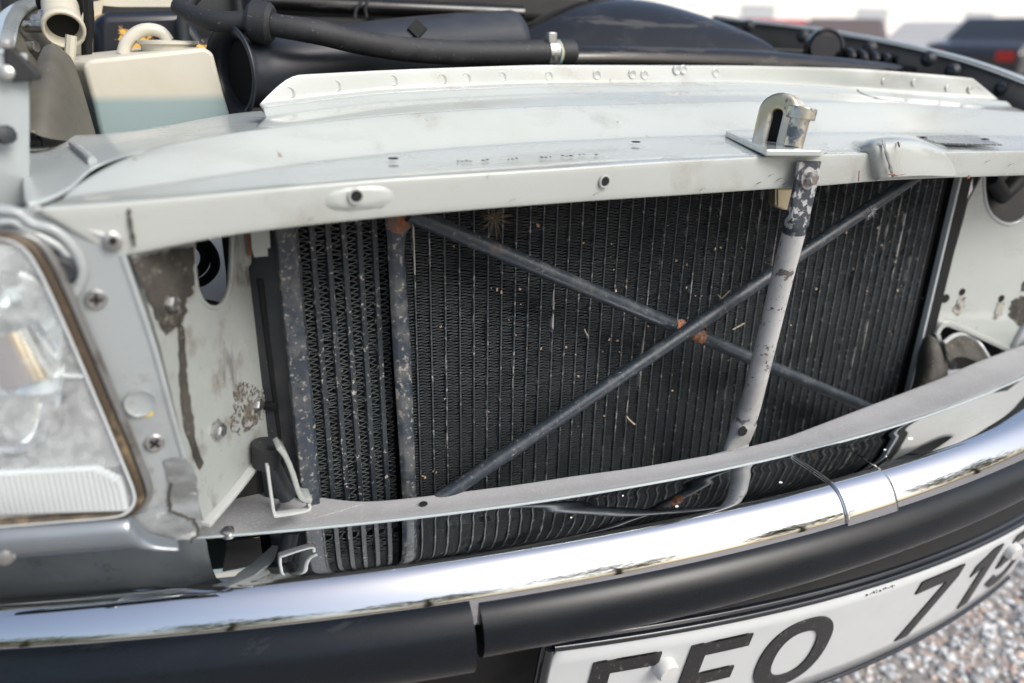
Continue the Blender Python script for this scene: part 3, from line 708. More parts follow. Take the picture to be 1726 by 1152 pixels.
lamp_panel = empty('lamp_panel', (0, 0, 0), car)
FY = lambda px, py, d=0: Upl(px, py, A(0, .499, 0), nF) + A(0, -d, 0)
nF = A(.12, 1, 0); nF /= np.linalg.norm(nF)
lp_out = [FY(x, y) for x, y in ((-345, 372), (-60, 354), (20, 352), (60, 350), (188, 405), (206, 432), (230, 505), (258, 590), (285, 690), (312, 780), (325, 800), (335, 880), (318, 905), (215, 900), (205, 880), (222, 858), (232, 840), (228, 818), (215, 782), (180, 697), (140, 602), (100, 510), (72, 452), (50, 422), (28, 406), (0, 402), (-60, 403), (-345, 406))]
poly('panel_sheet', lp_out, m_paint_grey, lamp_panel, thick=.004)
tube('panel_bead', [FY(60, 353, .001), FY(130, 378, .001), FY(186, 401, .001)], .0028, m_edge, lamp_panel, seg=8)
tube('panel_edge', spline([FY(x, y, .001) for x, y in ((206, 430), (232, 505), (260, 590), (287, 690), (314, 785))], 30), .0022, m_paint_grey, lamp_panel, seg=8)
def screw(px, py, r, par, f=FY):
    c = f(px, py, .002); o = lathe('cross_screw', c, A(0, -1, 0), [(r, -.001), (r, .0012), (r * .85, .0022), (r * .3, .0018)], m_screw, par, seg=18)
    a = random.uniform(0, 1.5)
    for k in (0, 1):
        ax = [A(math.cos(a + k * 1.571), 0, math.sin(a + k * 1.571)), A(0, 1, 0), A(-math.sin(a + k * 1.571), 0, math.cos(a + k * 1.571))]
        box('screw_slot', c + A(0, -.0022 - .0002 * k, 0), (r * 1.15, .0006, r * .28), m_hole, o, ax=ax)
screw(162, 503, .0063, lamp_panel); screw(260, 744, .0063, lamp_panel)
lathe('cap_screw', FY(190, 404, .003), A(.1, -1, .2), [(.0056, -.001), (.0054, .0018), (.003, .003), (.0028, .001), (.001, .001)], m_screw, lamp_panel, seg=18)
lathe('cap_screw_hole', FY(190, 404, .0045), A(.1, -1, .2), [(.0024, 0), (.001, .0004)], m_hole, lamp_panel, seg=10)
co = FY(235, 676, .003)
lathe('screw_hole_cover', co, A(0, -1, 0), [(.0095, 0), (.0092, .0016), (.0078, .0006), (.002, .0006)], m_paint_grey, lamp_panel, seg=20)
lathe('rust_ring', co + A(.0035, .0014, -.003), A(0, -1, 0), [(.0082, 0), (.008, .0012), (.002, .0012)], m_yellow, lamp_panel, seg=16)
m_fill = m_primer
blotch('filler_patch', [(275, 772), (312, 768), (328, 790), (335, 840), (340, 885), (322, 905), (255, 895), (215, 872), (262, 850), (288, 850), (285, 815)], m_fill, lambda x, y, d: FY(x, y, d + .001), lamp_panel, jit=2, thick=.001)
cr_ = spline([FY(x, y, .0045) for x, y in ((287, 808), (284, 848), (300, 862), (318, 868), (331, 880), (334, 895), (322, 906))], 24)
tube('crack', cr_ + rng.normal(0, .0008, cr_.shape), .0009, m_soot, lamp_panel, seg=6)
loft('chrome_backdrop_wall', [[A(X, float(plan(X)) + .012, z) for X in np.linspace(-.40, .012, 20)] for z in (-.41, -.32, -.24)], m_paint_grey, lamp_panel, solid=.003)  # hidden wall added so the chrome mirrors grey, not the open bay
# rounded ear of the lamp rim with its adjusting screw
ear = spline([FY(x, y, .004) for x, y in ((0, 352), (30, 357), (55, 375), (90, 385), (120, 410), (138, 445), (135, 475), (118, 505))], 40)
tube('ear_rim', ear, .0034, m_paint_grey, lamp_panel, seg=10)
tube('ear_rim_inner', spline([FY(x, y, .003) for x, y in ((0, 372), (25, 372), (50, 388), (80, 402), (108, 420), (124, 450), (122, 475), (110, 497))], 40), .003, m_silver, lamp_panel, seg=10)
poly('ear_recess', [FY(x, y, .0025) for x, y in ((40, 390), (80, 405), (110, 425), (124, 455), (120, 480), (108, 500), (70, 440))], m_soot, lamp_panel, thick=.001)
lathe('adjusting_screw', FY(106, 452, .003), A(0, -1, 0), [(.010, 0), (.009, .004), (.006, .007), (.003, .006), (.001, .006)], m_dark_metal, lamp_panel, seg=18)

# ---- headlamp
hl = empty('headlamp', (0, 0, 0), car)
HY = lambda x, y, d=0: Upl(x, y, A(0, .488, 0), nF) + A(0, -d, 0)
out_px = [(-330, 640), (-330, 440), (-310, 408), (-200, 403), (-60, 401), (0, 400), (28, 404), (52, 420), (72, 450), (100, 508), (140, 600), (180, 695), (215, 780), (231, 822), (232, 842), (220, 858), (195, 866), (100, 874), (0, 882), (-60, 887), (-200, 898), (-310, 902), (-330, 870), (-330, 640)]
ring = spline([HY(x, y) for x, y in out_px], 150)
tube('outer_rim', ring + A(.0058, .002, 0), .0034, m_rim, hl, seg=10)
tube('seal', ring + A(.0005, -.001, 0), .0034, m_seal, hl, seg=10)
tube('rim_groove', ring + A(.0036, .001, 0), .0026, m_hole, hl, seg=8)
tube('inner_bead', ring + A(-.0022, -.003, .0), .0012, m_clear, hl, seg=8)
# lens sheet: bulging glass
NL = 40; lp = []; cxp, cyp = -110, 645
outr = resample(np.array(out_px, float), 110)
rws = []
for s in np.linspace(1, .02, 16):
    rws.append([HY(cxp + (x - cxp) * s, cyp + (y - cyp) * s, .007 * (1 - s ** 2.4)) for x, y in outr])
loft('lens', rws, m_lens, hl)
# fluted band at the bottom of the lens
for i in range(58):
    x = -325 + i * 9.2; t = (x + 60) / 300
    yt = 790 - 10 * t + (8 if x < -60 else 0); ybm = 858 - 6 * t + max(0, -60 - x) * .05
    if x > 205: continue
    tube('lens_flute', spline([HY(x - 5, yt + max(0, x - 165) * .55, .008 - .004 * t), HY(x + 3, (yt + ybm) / 2 + 5, .007 - .004 * t), HY(x + 9, ybm, .003)], 8), .0034, m_clear, hl, seg=8)
# reflector bowl and its bright insert
def bowl(cxp, cyp, rx, ry, depth, nrm, m, name, e=2.0):
    V = []; N = 40; rr = np.linspace(1, .04, 10)
    for s in rr:
        for k in range(N):
            a = 2 * math.pi * k / N; ca, sa = math.cos(a), math.sin(a); e_ = 2 / e
            x = cxp + rx * s * math.copysign(abs(ca) ** e_, ca); y = cyp + ry * s * math.copysign(abs(sa) ** e_, sa)
            V.append(HY(x, y, -.012 - depth * (1 - s * s)))
    return obj(name, V, grid_faces(len(rr), N, True), m, hl)
poly('lamp_housing', [HY(x, y, -.066) for x, y in out_px], m_lampgrey, hl, thick=.002)
bowl(-20, 615, 128, 150, .05, 0, m_reflector, 'reflector', 2.6)
bowl(-10, 700, 118, 70, .03, 0, m_reflector, 'lower_reflector', 3)
tube('reflector_rim', spline([HY(x, y, -.010) for x, y in ((-40, 772), (30, 770), (60, 752), (75, 720), (78, 690))], 30), .0045, m_chrome, hl, seg=10)
tube('reflector_rim', spline([HY(x, y, -.010) for x, y in ((-40, 668), (20, 660), (60, 640), (90, 620), (105, 590), (100, 540), (70, 490), (30, 470))], 40), .003, m_reflector, hl, seg=10)
tube('bulb_shield', [HY(10, 560, -.01), HY(45, 640, -.01)], [.016, .02], m_reflector, hl, seg=16)
tube('lens_seam', [HY(105, 630, .004), HY(140, 632, .003)], .0012, m_clear, hl, seg=6)

# ---- painted trim strip below the headlamp
tr = [[(-330, 912), (-80, 889), (0, 882), (100, 876), (206, 868), (220, 872), (240, 892), (262, 906), (300, 914)],
      [(-330, 921), (-80, 898), (0, 891), (100, 885), (204, 878), (220, 886), (238, 902), (262, 912), (300, 916)],
      [(-330, 946), (-80, 925), (0, 918), (100, 911), (200, 905), (222, 907), (240, 914), (262, 917), (300, 917)],
      [(-330, 972), (-80, 949), (0, 942), (100, 934), (200, 926), (222, 923), (240, 921), (262, 919), (300, 918)]]
dY = (.0, -.012, -.014, -.004)
trows = [spline([HY(x, y, -.004) + A(0, dY[i], 0) for k, (x, y) in enumerate(r)], 50) for i, r in enumerate(tr)]
trim = loft('lamp_trim_strip', trows, mat('trim_paint', (.16, .185, .21), .22, .3, .8, layers=[(15, .5, .7, (.13, .15, .17), .3)]), car, solid=.0012, sub=1)
lathe('trim_clip', HY(10, 927, .008), A(0, -1, 0), [(.006, 0), (.005, .002), (.002, .003)], m_screw, trim, seg=10)

# ---- right side panel
right = empty('right_side_panel', (0, 0, 0), car)
rA = U(1628, 400, Y=.602); rB = U(1726, 400, X=rA[0] + .13); rB = A(rA[0] + .15, .575, rA[2])
nR = np.cross(rB - rA, A(0, 0, 1)); nR /= np.linalg.norm(nR)
if nR[1] > 0: nR = -nR
RP = lambda x, y, d=0: Upl(x, y, rA, nR) + nR * d
o_r = [RP(x, y) for x, y in ((1650, 285), (1652, 300), (1630, 340), (1622, 372), (1600, 450), (1582, 520), (1570, 545), (1592, 542), (1700, 592), (1800, 600), (1800, 285))]
h_r = [RP(x, y) for x, y in ((1658, 287), (1658, 320), (1662, 345), (1670, 362), (1684, 373), (1700, 377), (1716, 371), (1730, 355), (1738, 330), (1742, 287))]
poly('panel_sheet', o_r, m_paint, right, holes=[h_r], thick=.003)
tube('slot_edge', spline([RP(x, y, .001) for x, y in ((1657, 285), (1657, 320), (1661, 345), (1669, 362), (1684, 374), (1700, 378), (1717, 372), (1731, 356))], 30), .0026, m_edge, right, seg=8)
poly('slot_backing', [U(x, y, Y=.66) for x, y in ((1640, 280), (1790, 280), (1790, 400), (1640, 400))], m_engine, right, thick=.002)
tube('slot_cable', [U(1668, 300, Y=.645), U(1690, 330, Y=.65), U(1720, 300, Y=.65)], .012, m_black_matt, right, seg=10)
nRp = nR
for x, y, r in ((1592, 503, .0052), (1620, 492, .0042), (1686, 503, .0042)):
    lathe('bolt_hole', RP(x, y, .0016), nRp, [(r * 1.25, 0), (r * 1.15, .0008), (r, .0001), (r * .2, .0002)], m_hole, right, seg=18)
blotch('dirt_run', [(1616, 500), (1625, 500), (1622, 518), (1612, 532), (1604, 522)], mat('dirt_run', (.35, .34, .30), .8, layers=[(150, .45, .55, (.10, .09, .08), .9)]), RP, right, jit=2)
blotch('dirt_run', [(1680, 510), (1691, 510), (1686, 528), (1678, 538), (1672, 536)], bpy.data.materials['dirt_run'], RP, right, jit=2)
blotch('soot_patch', [(1702, 508), (1720, 498), (1760, 505), (1750, 545), (1718, 550), (1700, 532)], m_soot, RP, right, jit=3)
blotch('soot_patch', [(1722, 475), (1760, 460), (1760, 488), (1720, 490)], m_soot, RP, right, jit=2)
ribbon('bent_flange', [(1569, 560), (1574, 550), (1583, 543), (1600, 544), (1640, 562), (1692, 587), (1702, 597)], .0075, lambda x, y: RP(x, y, .004), m_paint, right, nRp * .016)
ribbon('bent_flange', [(1568, 556), (1574, 572), (1590, 596), (1598, 606), (1596, 618)], .006, lambda x, y: RP(x, y, .006), m_paint, right, nRp * .014)
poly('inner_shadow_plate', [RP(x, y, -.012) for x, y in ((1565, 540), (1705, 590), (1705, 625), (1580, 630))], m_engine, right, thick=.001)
cone = [spline([U(x, y, Y=Y) for x, y, Y in r], 14) for r in ([(1548, 575, .60), (1538, 640, .575), (1526, 672, .56)], [(1568, 560, .578), (1570, 610, .552), (1562, 655, .535)], [(1578, 570, .582), (1592, 610, .556), (1590, 645, .54)], [(1590, 590, .60), (1598, 610, .585), (1600, 640, .575)])]
loft('mounting_cone', cone, m_soot, right, sub=1, solid=.002)
dish = [spline([U(x, y, Y=Y) for x, y, Y in r], 14) for r in ([(1588, 578, .585), (1604, 566, .588), (1622, 563, .59), (1640, 572, .588), (1652, 584, .58), (1668, 610, .56)], [(1594, 596, .57), (1610, 588, .578), (1628, 586, .58), (1642, 592, .578), (1652, 600, .572), (1666, 612, .558)], [(1598, 614, .556), (1612, 604, .565), (1628, 606, .566), (1642, 612, .562), (1652, 614, .56), (1664, 614, .555)])]
loft('mounting_dish', dish, m_soot, right, sub=1, solid=.002)
tube('dish_edge', dish[0] + A(0, -.002, 0), .003, m_edge, right, seg=8)
tube('panel_seam', [RP(1700, 596, .004), RP(1712, 570, .003), RP(1740, 520, .003)], .005, m_edge, right, seg=8)

# ---- bumper
bum = empty('bumper', (0, 0, 0), car)
SEC = spline([(.012, -.402), (.005, -.388), (0, -.3848), (-.016, -.3848), (-.032, -.3851), (-.048, -.3858), (-.0585, -.3872), (-.0665, -.3912), (-.0735, -.3982), (-.079, -.407), (-.0825, -.4168), (-.0840, -.4275), (-.082, -.437), (-.066, -.445)], 90)
def sweep(name, x0, x1, sec, m, par, n=80, off=0, bend=None, **kw):
    X = np.linspace(x0, x1, n); Y = plan(X); rows_ = []
    sec = np.asarray(sec); T = np.gradient(sec, axis=0); T /= np.linalg.norm(T, axis=1)[:, None]; Nn = np.stack([-T[:, 1], T[:, 0]], 1)
    if Nn[len(sec) // 2][0] > 0: Nn = -Nn
    q = sec + Nn * off
    for x, y in zip(X, Y):
        dyx = 2 * C2[0] * (x - .6) + C2[1]
        rows_.append([(x + d * -dyx * .6, y + d, z) for d, z in q])
    return loft(name, rows_, m, par, **kw)
XJ = .588
sweep('chrome_bar', -.45, XJ - .004, SEC, m_chrome, bum, n=120)
sweep('chrome_bar', XJ + .028, 1.55, SEC, m_chrome_spot, bum, n=120)
sweep('joint_cover', XJ - .033, XJ + .031, SEC[np.argmax(SEC[:, 0] < -.004):], m_chrome, bum, n=24, off=.0022, solid=.002)
RSEC = spline([(-.066, -.4125), (-.079, -.4135), (-.089, -.4185), (-.097, -.429), (-.0995, -.442), (-.097, -.454), (-.089, -.464), (-.076, -.470), (-.045, -.473)], 36)
RSEC2 = spline([(-.066, -.4105), (-.080, -.4115), (-.091, -.4175), (-.100, -.430), (-.1035, -.446), (-.101, -.462), (-.092, -.475), (-.076, -.482), (-.045, -.485)], 36)
def capped(name, x0, x1, sec, n):
    o = sweep(name, x0, x1, sec, m_rubber, bum, n=n); me = o.data; k = len(sec)
    bm = bmesh.new(); bm.from_mesh(me); bm.verts.ensure_lookup_table()
    for s in (0, n - 1):
        bm.faces.new([bm.verts[s * k + i] for i in range(k)])
    bm.to_mesh(me); bm.free(); me.set_sharp_from_angle(angle=R(40)); return o
capped('rubber_strip', -.45, .2015, RSEC2, 70); capped('rubber_strip', .2085, 1.55, RSEC, 110)
# black valance below
vz = [(-.05, -.475), (-.02, -.495), (.0, -.53), (.02, -.60), (.05, -.70)]
sweep('lower_valance', -.45, .86, vz, m_black_matt, bum, n=60)

# ---- number plate, curved with the bumper and leaning back
plate = empty('number_plate', (0, 0, 0), car)
def PP(X, h, d=0): return A(X, plan(X) - .045 + .2 * h - d, -.516 - .09 * (X - .292) - h - d * .2)
X0, X1, HP = .282, 1.125, .166
gx = np.linspace(X0, X1, 60)
def pgrid(x0, x1, h0, h1, d, nx, nh): return [[PP(x, h, d) for x in np.linspace(x0, x1, nx)] for h in np.linspace(h0, h1, nh)]
def rounded_plate(name, x0, x1, h0, h1, d, rad_, m, thick):
    Xs = np.r_[x0, x0 + rad_ * (1 - np.cos(np.linspace(0, math.pi / 2, 6)))[1:], np.linspace(x0 + rad_, x1 - rad_, 60)[1:-1], x1 - rad_ * (1 - np.cos(np.linspace(0, math.pi / 2, 6)))[::-1]]
    top = []; bot = []
    for x in Xs:
        e = min(x - x0, x1 - x); ins = 0 if e >= rad_ else rad_ - math.sqrt(max(0, rad_ ** 2 - (rad_ - e) ** 2)); top.append(h0 + ins); bot.append(h1 - ins)
    rows_ = [[PP(x, a + (b2 - a) * t, d) for x, a, b2 in zip(Xs, top, bot)] for t in np.linspace(0, 1, 8)]
    return loft(name, rows_, m, plate, solid=thick, offset=0, angle=60)
rounded_plate('plate_frame', X0 - .010, X1 + .010, -.012, HP + .008, -.003, .012, m_frame, .006)
rounded_plate('white_sheet', X0, X1, 0, HP, .0012, .011, m_plate, .002)
fr = [PP(x, -.006, .003) for x in np.linspace(X0 - .002, X1 + .004, 60)]
tube('frame_bead', fr, .0042, m_frame, plate, seg=10)
tube('frame_bead', [PP(x, HP + .003, .003) for x in np.linspace(X0 - .002, X1 + .004, 60)], .0032, m_frame, plate, seg=10)
tube('frame_bead', [PP(X0 - .005, h, .002) for h in np.linspace(-.004, HP, 12)], .0042, m_frame, plate, seg=10)
# plate carrier above
loft('plate_carrier', [[PP(x, h, d) for x in np.linspace(X0 + .0, X1, 60)] for h, d in ((-.010, -.002), (-.024, -.022), (-.022, -.04), (.03, -.03))], m_black_matt, plate)
# characters as separate pieces of raised lettering
def char(polys, name='character'):
    V = []; F = []
    for q in polys:
        P = []
        for (xa, ha), (xb, hb) in zip(q, q[1:] + q[:1]):
            n_ = max(1, int(math.hypot(xb - xa, hb - ha) / .008))
            for t in range(n_): P.append((xa + (xb - xa) * t / n_, ha + (hb - ha) * t / n_))
        tr_ = tessellate_polygon([[Vector((x, h, 0)) for x, h in P]]); k = len(V)
        V += [PP(x, h, .0028) for x, h in P]; F += [tuple(i + k for i in t) for t in tr_]
    return obj(name, V, F, m_letter, plate, smooth=False, solid=.0026, offset=0)
T, B_ = .026, .141; w = .020
def rect(x0, x1, h0, h1): return [(x0, h0), (x1, h0), (x1, h1), (x0, h1)]
def bars(x0, x1, lower):
    r_ = [rect(x0, x0 + w, T, B_), rect(x0 + w, x1, T, T + w * .93), rect(x0 + w, x1 - .008, T + .050, T + .050 + w * .93)]
    if lower: r_.append(rect(x0 + w, x1, B_ - w * .93, B_))
    return r_
char(bars(.324, .396, False)); char(bars(.430, .504, True))
def ring_char(cx0, ch, rx, rh, wx_, wh):
    V = []; N = 48
    for sx, sh in ((rx, rh), (rx - wx_, rh - wh)):
        for k in range(N):
            a = 2 * math.pi * k / N; ca, sa = math.cos(a), math.sin(a); V.append(PP(cx0 + sx * math.copysign(abs(ca) ** .85, ca), ch + sh * math.copysign(abs(sa) ** .85, sa), .0028))
    return obj('character', V, grid_faces(2, N, True), m_letter, plate, smooth=False, solid=.0026, offset=0)
ring_char(.581, (T + B_) / 2, .051, (B_ - T) / 2, .022, .020)
char([[(.766, T), (.857, T), (.857, T + .020), (.809, B_), (.783, B_), (.831, T + .021), (.766, T + .021)]])
char([[(.930, T), (.956, T), (.956, B_), (.930, B_), (.930, T + .03), (.903, T + .042), (.903, T + .022)]])
def five():
    o_ = [(.998, T), (1.078, T), (1.078, T + .02), (1.018, T + .02), (1.015, T + .044)]
    for k in range(9):
        a = -math.pi / 2 + math.pi * k / 8 * 1.0; o_.append((1.048 + .040 * math.cos(a), .1035 + .0375 * math.sin(a) + (.0 if k else 0)))
    o_ += [(1.02, B_ - .002), (.99, B_ - .022), (1.008, B_ - .034), (1.03, B_ - .02)]
    for k in range(7):
        a = math.pi / 2 - math.pi * k / 6; o_.append((1.046 + .02 * math.cos(a), .1035 + .0185 * math.sin(a)))
    o_ += [(1.018, .088), (1.012, .092), (.994, .089)]
    return o_
char([five()])
for X, h in ((.4035, .049), (1.0, .052)):
    lathe('plate_screw_cap', PP(X, h, .002), A(-.05, -1, -.15), [(.0125, 0), (.0125, .009), (.0105, .0125), (.002, .013)], m_white_plastic, plate, seg=12)
random.seed(5)
for i in range(22):
    X = .66 + i * .0022
    box('fine_print_mark', PP(X, .012 + random.uniform(-.002, .002), .0026), (random.uniform(.0006, .0012), .0005, random.uniform(.001, .0034)), m_dark_metal, plate) if random.random() < .8 else None

# ---- engine bay
bay = empty('washer_reservoir', (0, 0, 0), car)
def prism8(name, fr_, bk, m, par, bevel=.006, **kw):
    V = list(fr_) + list(bk); n_ = len(fr_)
    F = [tuple(range(n_))[::-1], tuple(range(n_, 2 * n_))] + [(k, (k + 1) % n_, n_ + (k + 1) % n_, n_ + k) for k in range(n_)]
    return obj(name, V, F, m, par, bevel=bevel, seg=4, **kw)
Yv = .86
fpx = [(141, 112), (150, 100), (345, 80), (360, 88), (378, 158)]
lo_px = [(157, 173), (378, 158), (392, 205), (172, 235)]
tank_px = [(140, 112), (150, 101), (346, 80), (361, 90), (378, 158), (394, 212), (172, 240), (157, 173)]
f_ = [U(x, y, Y=Yv) for x, y in tank_px]; lvl = .5 * (f_[4][2] + f_[7][2]) * S + H
nt_ = m_reservoir.node_tree; pb_ = nt_.nodes['Principled BSDF']; lk_ = pb_.inputs['Base Color'].links[0].from_socket
ge_ = nt_.nodes.new('ShaderNodeNewGeometry'); sx_ = nt_.nodes.new('ShaderNodeSeparateXYZ'); nt_.links.new(ge_.outputs['Position'], sx_.inputs[0])
ma_ = nt_.nodes.new('ShaderNodeMapRange'); ma_.inputs[1].default_value = lvl - .003; ma_.inputs[2].default_value = lvl + .003; nt_.links.new(sx_.outputs[2], ma_.inputs[0])
mx_ = nt_.nodes.new('ShaderNodeMix'); mx_.data_type = 'RGBA'; mx_.inputs[6].default_value = (.27, .355, .36, 1); nt_.links.new(ma_.outputs[0], mx_.inputs[0]); nt_.links.new(lk_, mx_.inputs[7]); nt_.links.new(mx_.outputs[2], pb_.inputs['Base Color'])
pb_.inputs['Subsurface Weight'].default_value = .25; pb_.inputs['Subsurface Radius'].default_value = (.01, .01, .008)
prism8('tank_shell', f_, [p + A(-.03, .12, 0) for p in f_], m_reservoir, bay, .014)
capc = U(284, 76, Y=Yv + .05)
lathe('filler_cap', capc, A(0, 0, 1), [(.026, -.008), (.027, .0), (.030, .001), (.030, .004), (.004, .005)], m_reservoir, bay, seg=28)
tube('vent_hose', spline([U(x, y, Y=Yv + .05) for x, y in ((207, 92), (214, 72), (232, 55), (252, 50), (272, 55), (284, 70))], 30), .0062, m_reservoir, bay, seg=12)
# air intake trumpet
sn = empty('intake_trumpet', (0, 0, 0), car)
path = spline([U(388, 124, Y=.86), U(412, 124, Y=.866), U(445, 122, Y=.875), (U(520, 112, Y=.89)), U(640, 92, Y=.92), U(760, 78, Y=.96), U(860, 70, Y=.99)], 60)
k_ = np.linspace(0, 1, 60); rr_ = .0345 + .012 * np.exp(-k_ / .045) + .006 * np.clip(k_ - .2, 0, 1)
V, F = tube_geo(path, rr_, 40, False); obj('duct', V, F, m_duct, sn, solid=.0022, offset=-1)
tube('mouth_bead', [V[i] for i in range(40)] + [V[0]], .0016, m_duct, sn, seg=8)
lathe('duct_throat', path[10], path[8] - path[12], [(.034, 0), (.02, .0)], m_hole, sn, seg=28)
lathe('duct_clip', U(703, 50, Y=.90), A(-.2, -1, .3), [(.012, 0), (.011, .004), (.002, .004)], m_black_matt, sn, seg=4)
# coolant hose
hs = empty('coolant_hose', (0, 0, 0), car)
hp = [(300, 10, .90), (330, 27, .88), (370, 37, .86), (432, 38, .845), (470, 44, .835), (540, 56, .825), (610, 72, .835), (690, 84, .85), (770, 89, .865), (850, 90, .875), (950, 88, .88)]
HP_ = spline([U(x, y, Y=Y) for x, y, Y in hp], 70)
tube('hose_body', HP_, np.linspace(.0088, .0150, 70), m_hose, hs, seg=20)
cpt = U(440, 38, Y=.843); ct = HP_[28] - HP_[22]; ct /= np.linalg.norm(ct)
tube('rubber_collar', [cpt - ct * .012, cpt - ct * .008, cpt + ct * .008, cpt + ct * .012], [.016, .020, .020, .016], m_hose, hs, seg=24)
c_ = U(928, 89, Y=.88); d_ = A(1, -.02, 0)
cl = tube('hose_clamp', [c_ - d_ * .008, c_ + d_ * .006], .0172, m_screw, hs, seg=26, bevel=.0006)
box('clamp_screw', U(929, 64, Y=.872), (.012, .010, .013), m_screw, cl, bevel=.0015)
tube('verdigris_ring', [c_ + d_ * .0075, c_ + d_ * .013], [.0160, .015], m_verdigris, hs, seg=22)
tube('hose_fitting', [c_ + d_ * .012, c_ + d_ * .03, c_ + d_ * .035], [.0158, .017, .011], m_hose, hs, seg=22)
# radiator header tank
hd = empty('header_tank', (0, 0, 0), car)
tk = [(955, 104, .885, .017), (1040, 104, .885, .0175), (1150, 106, .885, .018), (1260, 109, .885, .018), (1340, 113, .885, .017), (1430, 118, .885, .015), (1520, 124, .885, .012), (1590, 130, .885, .009), (1612, 133, .885, .005)]
Q = spline([(*U(x, y, Y=Y), r * 1.08) for x, y, Y, r in tk], 60)
tube('tank_body', Q[:, :3], Q[:, 3], m_black, hd, seg=24)
for i in range(5):
    c = U(1428 + i * 20, 98 + i * 2.2, Y=.93); tube('ribbed_hose', [c + A(-.008, 0, 0), c + A(-.004, 0, .0), c + A(.004, 0, 0), c + A(.008, 0, 0)], [.010, .0145, .0145, .010], m_black, hd, seg=16)
# fan cowl dome
top = [(846, 70), (900, 36), (960, 16), (1040, 10), (1110, 18), (1200, 45), (1280, 76), (1318, 92)]
bot_ = [(830, 104), (900, 104), (960, 104), (1040, 104), (1110, 106), (1200, 108), (1280, 110), (1330, 112)]
Tt = spline([U(x, y, Y=1.12 - .16 * abs((x - 1060) / 240) ** 2.2) for x, y in top], 50); Bt = spline([U(x, y, Y=.93) for x, y in bot_], 50)
rws = []
for s in np.linspace(0, 1, 9):
    rws.append(Bt * (1 - s) + Tt * s + np.stack([np.zeros(50), np.zeros(50), .040 * math.sin(math.pi * s) * np.sin(np.linspace(0, math.pi, 50)) ** .8], 1))
rws.append(Tt + A(0, .05, -.01)); rws.append(Tt + A(0, .08, -.08))
loft('fan_cowl', rws, m_black, car, sub=1)
# other dark shapes in the bay
eng = empty('engine', (0, 0, 0), car)
box('cylinder_block', U(600, 60, Y=1.35) + A(.1, 0, -.16), (1.5, .4, .30), m_engine, eng, bevel=.02)
tube('long_rod', [U(420, 2, Y=1.15), U(640, 14, Y=1.12), U(880, 24, Y=1.1)], .012, m_black, eng, seg=14)
tube('wire', spline([U(x, y, Y=1.10) for x, y in ((598, 34), (600, 18), (607, 6), (612, -5))], 16), .0022, m_hose, eng, seg=8)
tube('wire', spline([U(x, y, Y=1.10) for x, y in ((618, 30), (616, 14), (622, -4))], 16), .0022, m_hose, eng, seg=8)
box('yellow_cap', U(800, 2, Y=1.4) , (.20, .06, .012), m_yellow, eng, bevel=.004)
box('valve_cover', U(700, 8, Y=1.5), (.6, .3, .05), m_engine, eng, bevel=.012)
tube('dipstick', spline([U(x, y, Y=1.0) for x, y in ((310, 70), (308, 40), (316, 12), (330, -8))], 16), .007, m_dark_metal, eng, seg=10)
batt = prism8('black_tank', [U(x, y, Y=1.02) for x, y in ((160, 120), (158, 40), (172, 22), (305, 18), (318, 30), (360, 90), (380, 140))], [U(x, y, Y=1.02) + A(-.02, .2, 0) for x, y in ((160, 120), (158, 40), (172, 22), (305, 18), (318, 30), (360, 90), (380, 140))], m_stain, car, .01)
poly('pale_sheet', [U(x, y, Y=1.12) for x, y in ((155, 8), (180, -6), (312, -8), (310, 12), (200, 12))], m_reservoir, car, thick=.004)
box('bay_floor', (.5, 1.3, -.42), (2.2, 1.1, .02), m_engine, eng)
box('firewall', (.5, 1.75, -.22), (2.1, .03, .42), m_engine, eng)
# left inner wing
lw = empty('left_wing', (0, 0, 0), car)
XW = -.155
wrow = [[U(x, y, Y=Y) for x, y, Y in r] for r in (
    [(-40, 250, .68), (0, 90, .76), (18, 42, .95), (52, 14, 1.15), (95, 0, 1.5), (125, 2, 2.0)],
    [(-40, 300, .66), (25, 215, .68), (45, 130, .85), (68, 70, 1.05), (100, 40, 1.4), (128, 36, 2.0)],
    [(-20, 360, .64), (32, 300, .66), (60, 230, .80), (90, 160, 1.0), (120, 100, 1.4), (140, 70, 2.0)])]
loft('wing_wall', [spline(r, 40) for r in wrow], m_olive, lw, solid=.003, sub=1)
tube('wing_edge', spline([U(x, y, Y=Y) for x, y, Y in ((-30, 170, .70), (-4, 80, .76), (14, 34, .95), (46, 8, 1.15), (95, -6, 1.5))], 40), .012, m_silver, lw, seg=12, sx=.5)
ex = [(0, 60, .70), (6, 150, .66), (12, 240, .62), (14, 330, .58)]
ribbon('wing_flange', [(12, 90), (16, 160), (17, 240), (17, 300), (10, 350)], .004, lambda x, y: U(x, y, Y=.60), m_silver, lw, A(.02, .01, 0))
lathe('flange_bolt', U(6, 228, Y=.59), A(.6, -1, .2), [(.006, 0), (.006, .005), (.002, .006)], m_dark_metal, lw, seg=10)
for x, y in ((43, 45), (58, 34), (28, 78), (70, 26)):
    c = U(x, y, Y=.95); tube('stud', [c, c + A(.018, -.012, .0)], .0055, m_screw, lw, seg=10)
hump = [spline([U(x, y, Y=Y) for x, y, Y in r], 24) for r in (
    [(38, 215, .70), (50, 150, .74), (64, 100, .80), (74, 78, .86)], [(70, 232, .68), (76, 160, .72), (84, 100, .78), (88, 72, .84)], [(105, 238, .70), (108, 160, .74), (104, 100, .80), (97, 76, .86)], [(165, 240, .78), (145, 170, .82), (124, 105, .86), (106, 84, .90)])]
loft('inner_hump', hump, m_olive, lw, sub=2)
poly('rubber_stop', [U(x, y, Y=.60) for x, y in ((6, 74), (16, 73), (70, 127), (69, 135), (22, 138), (12, 120))], m_bumperstop, lw, thick=.014, bevel=.002)
box('stop_clip', U(10, 75, Y=.60), (.007, .016, .005), m_screw, lw, bevel=.001)
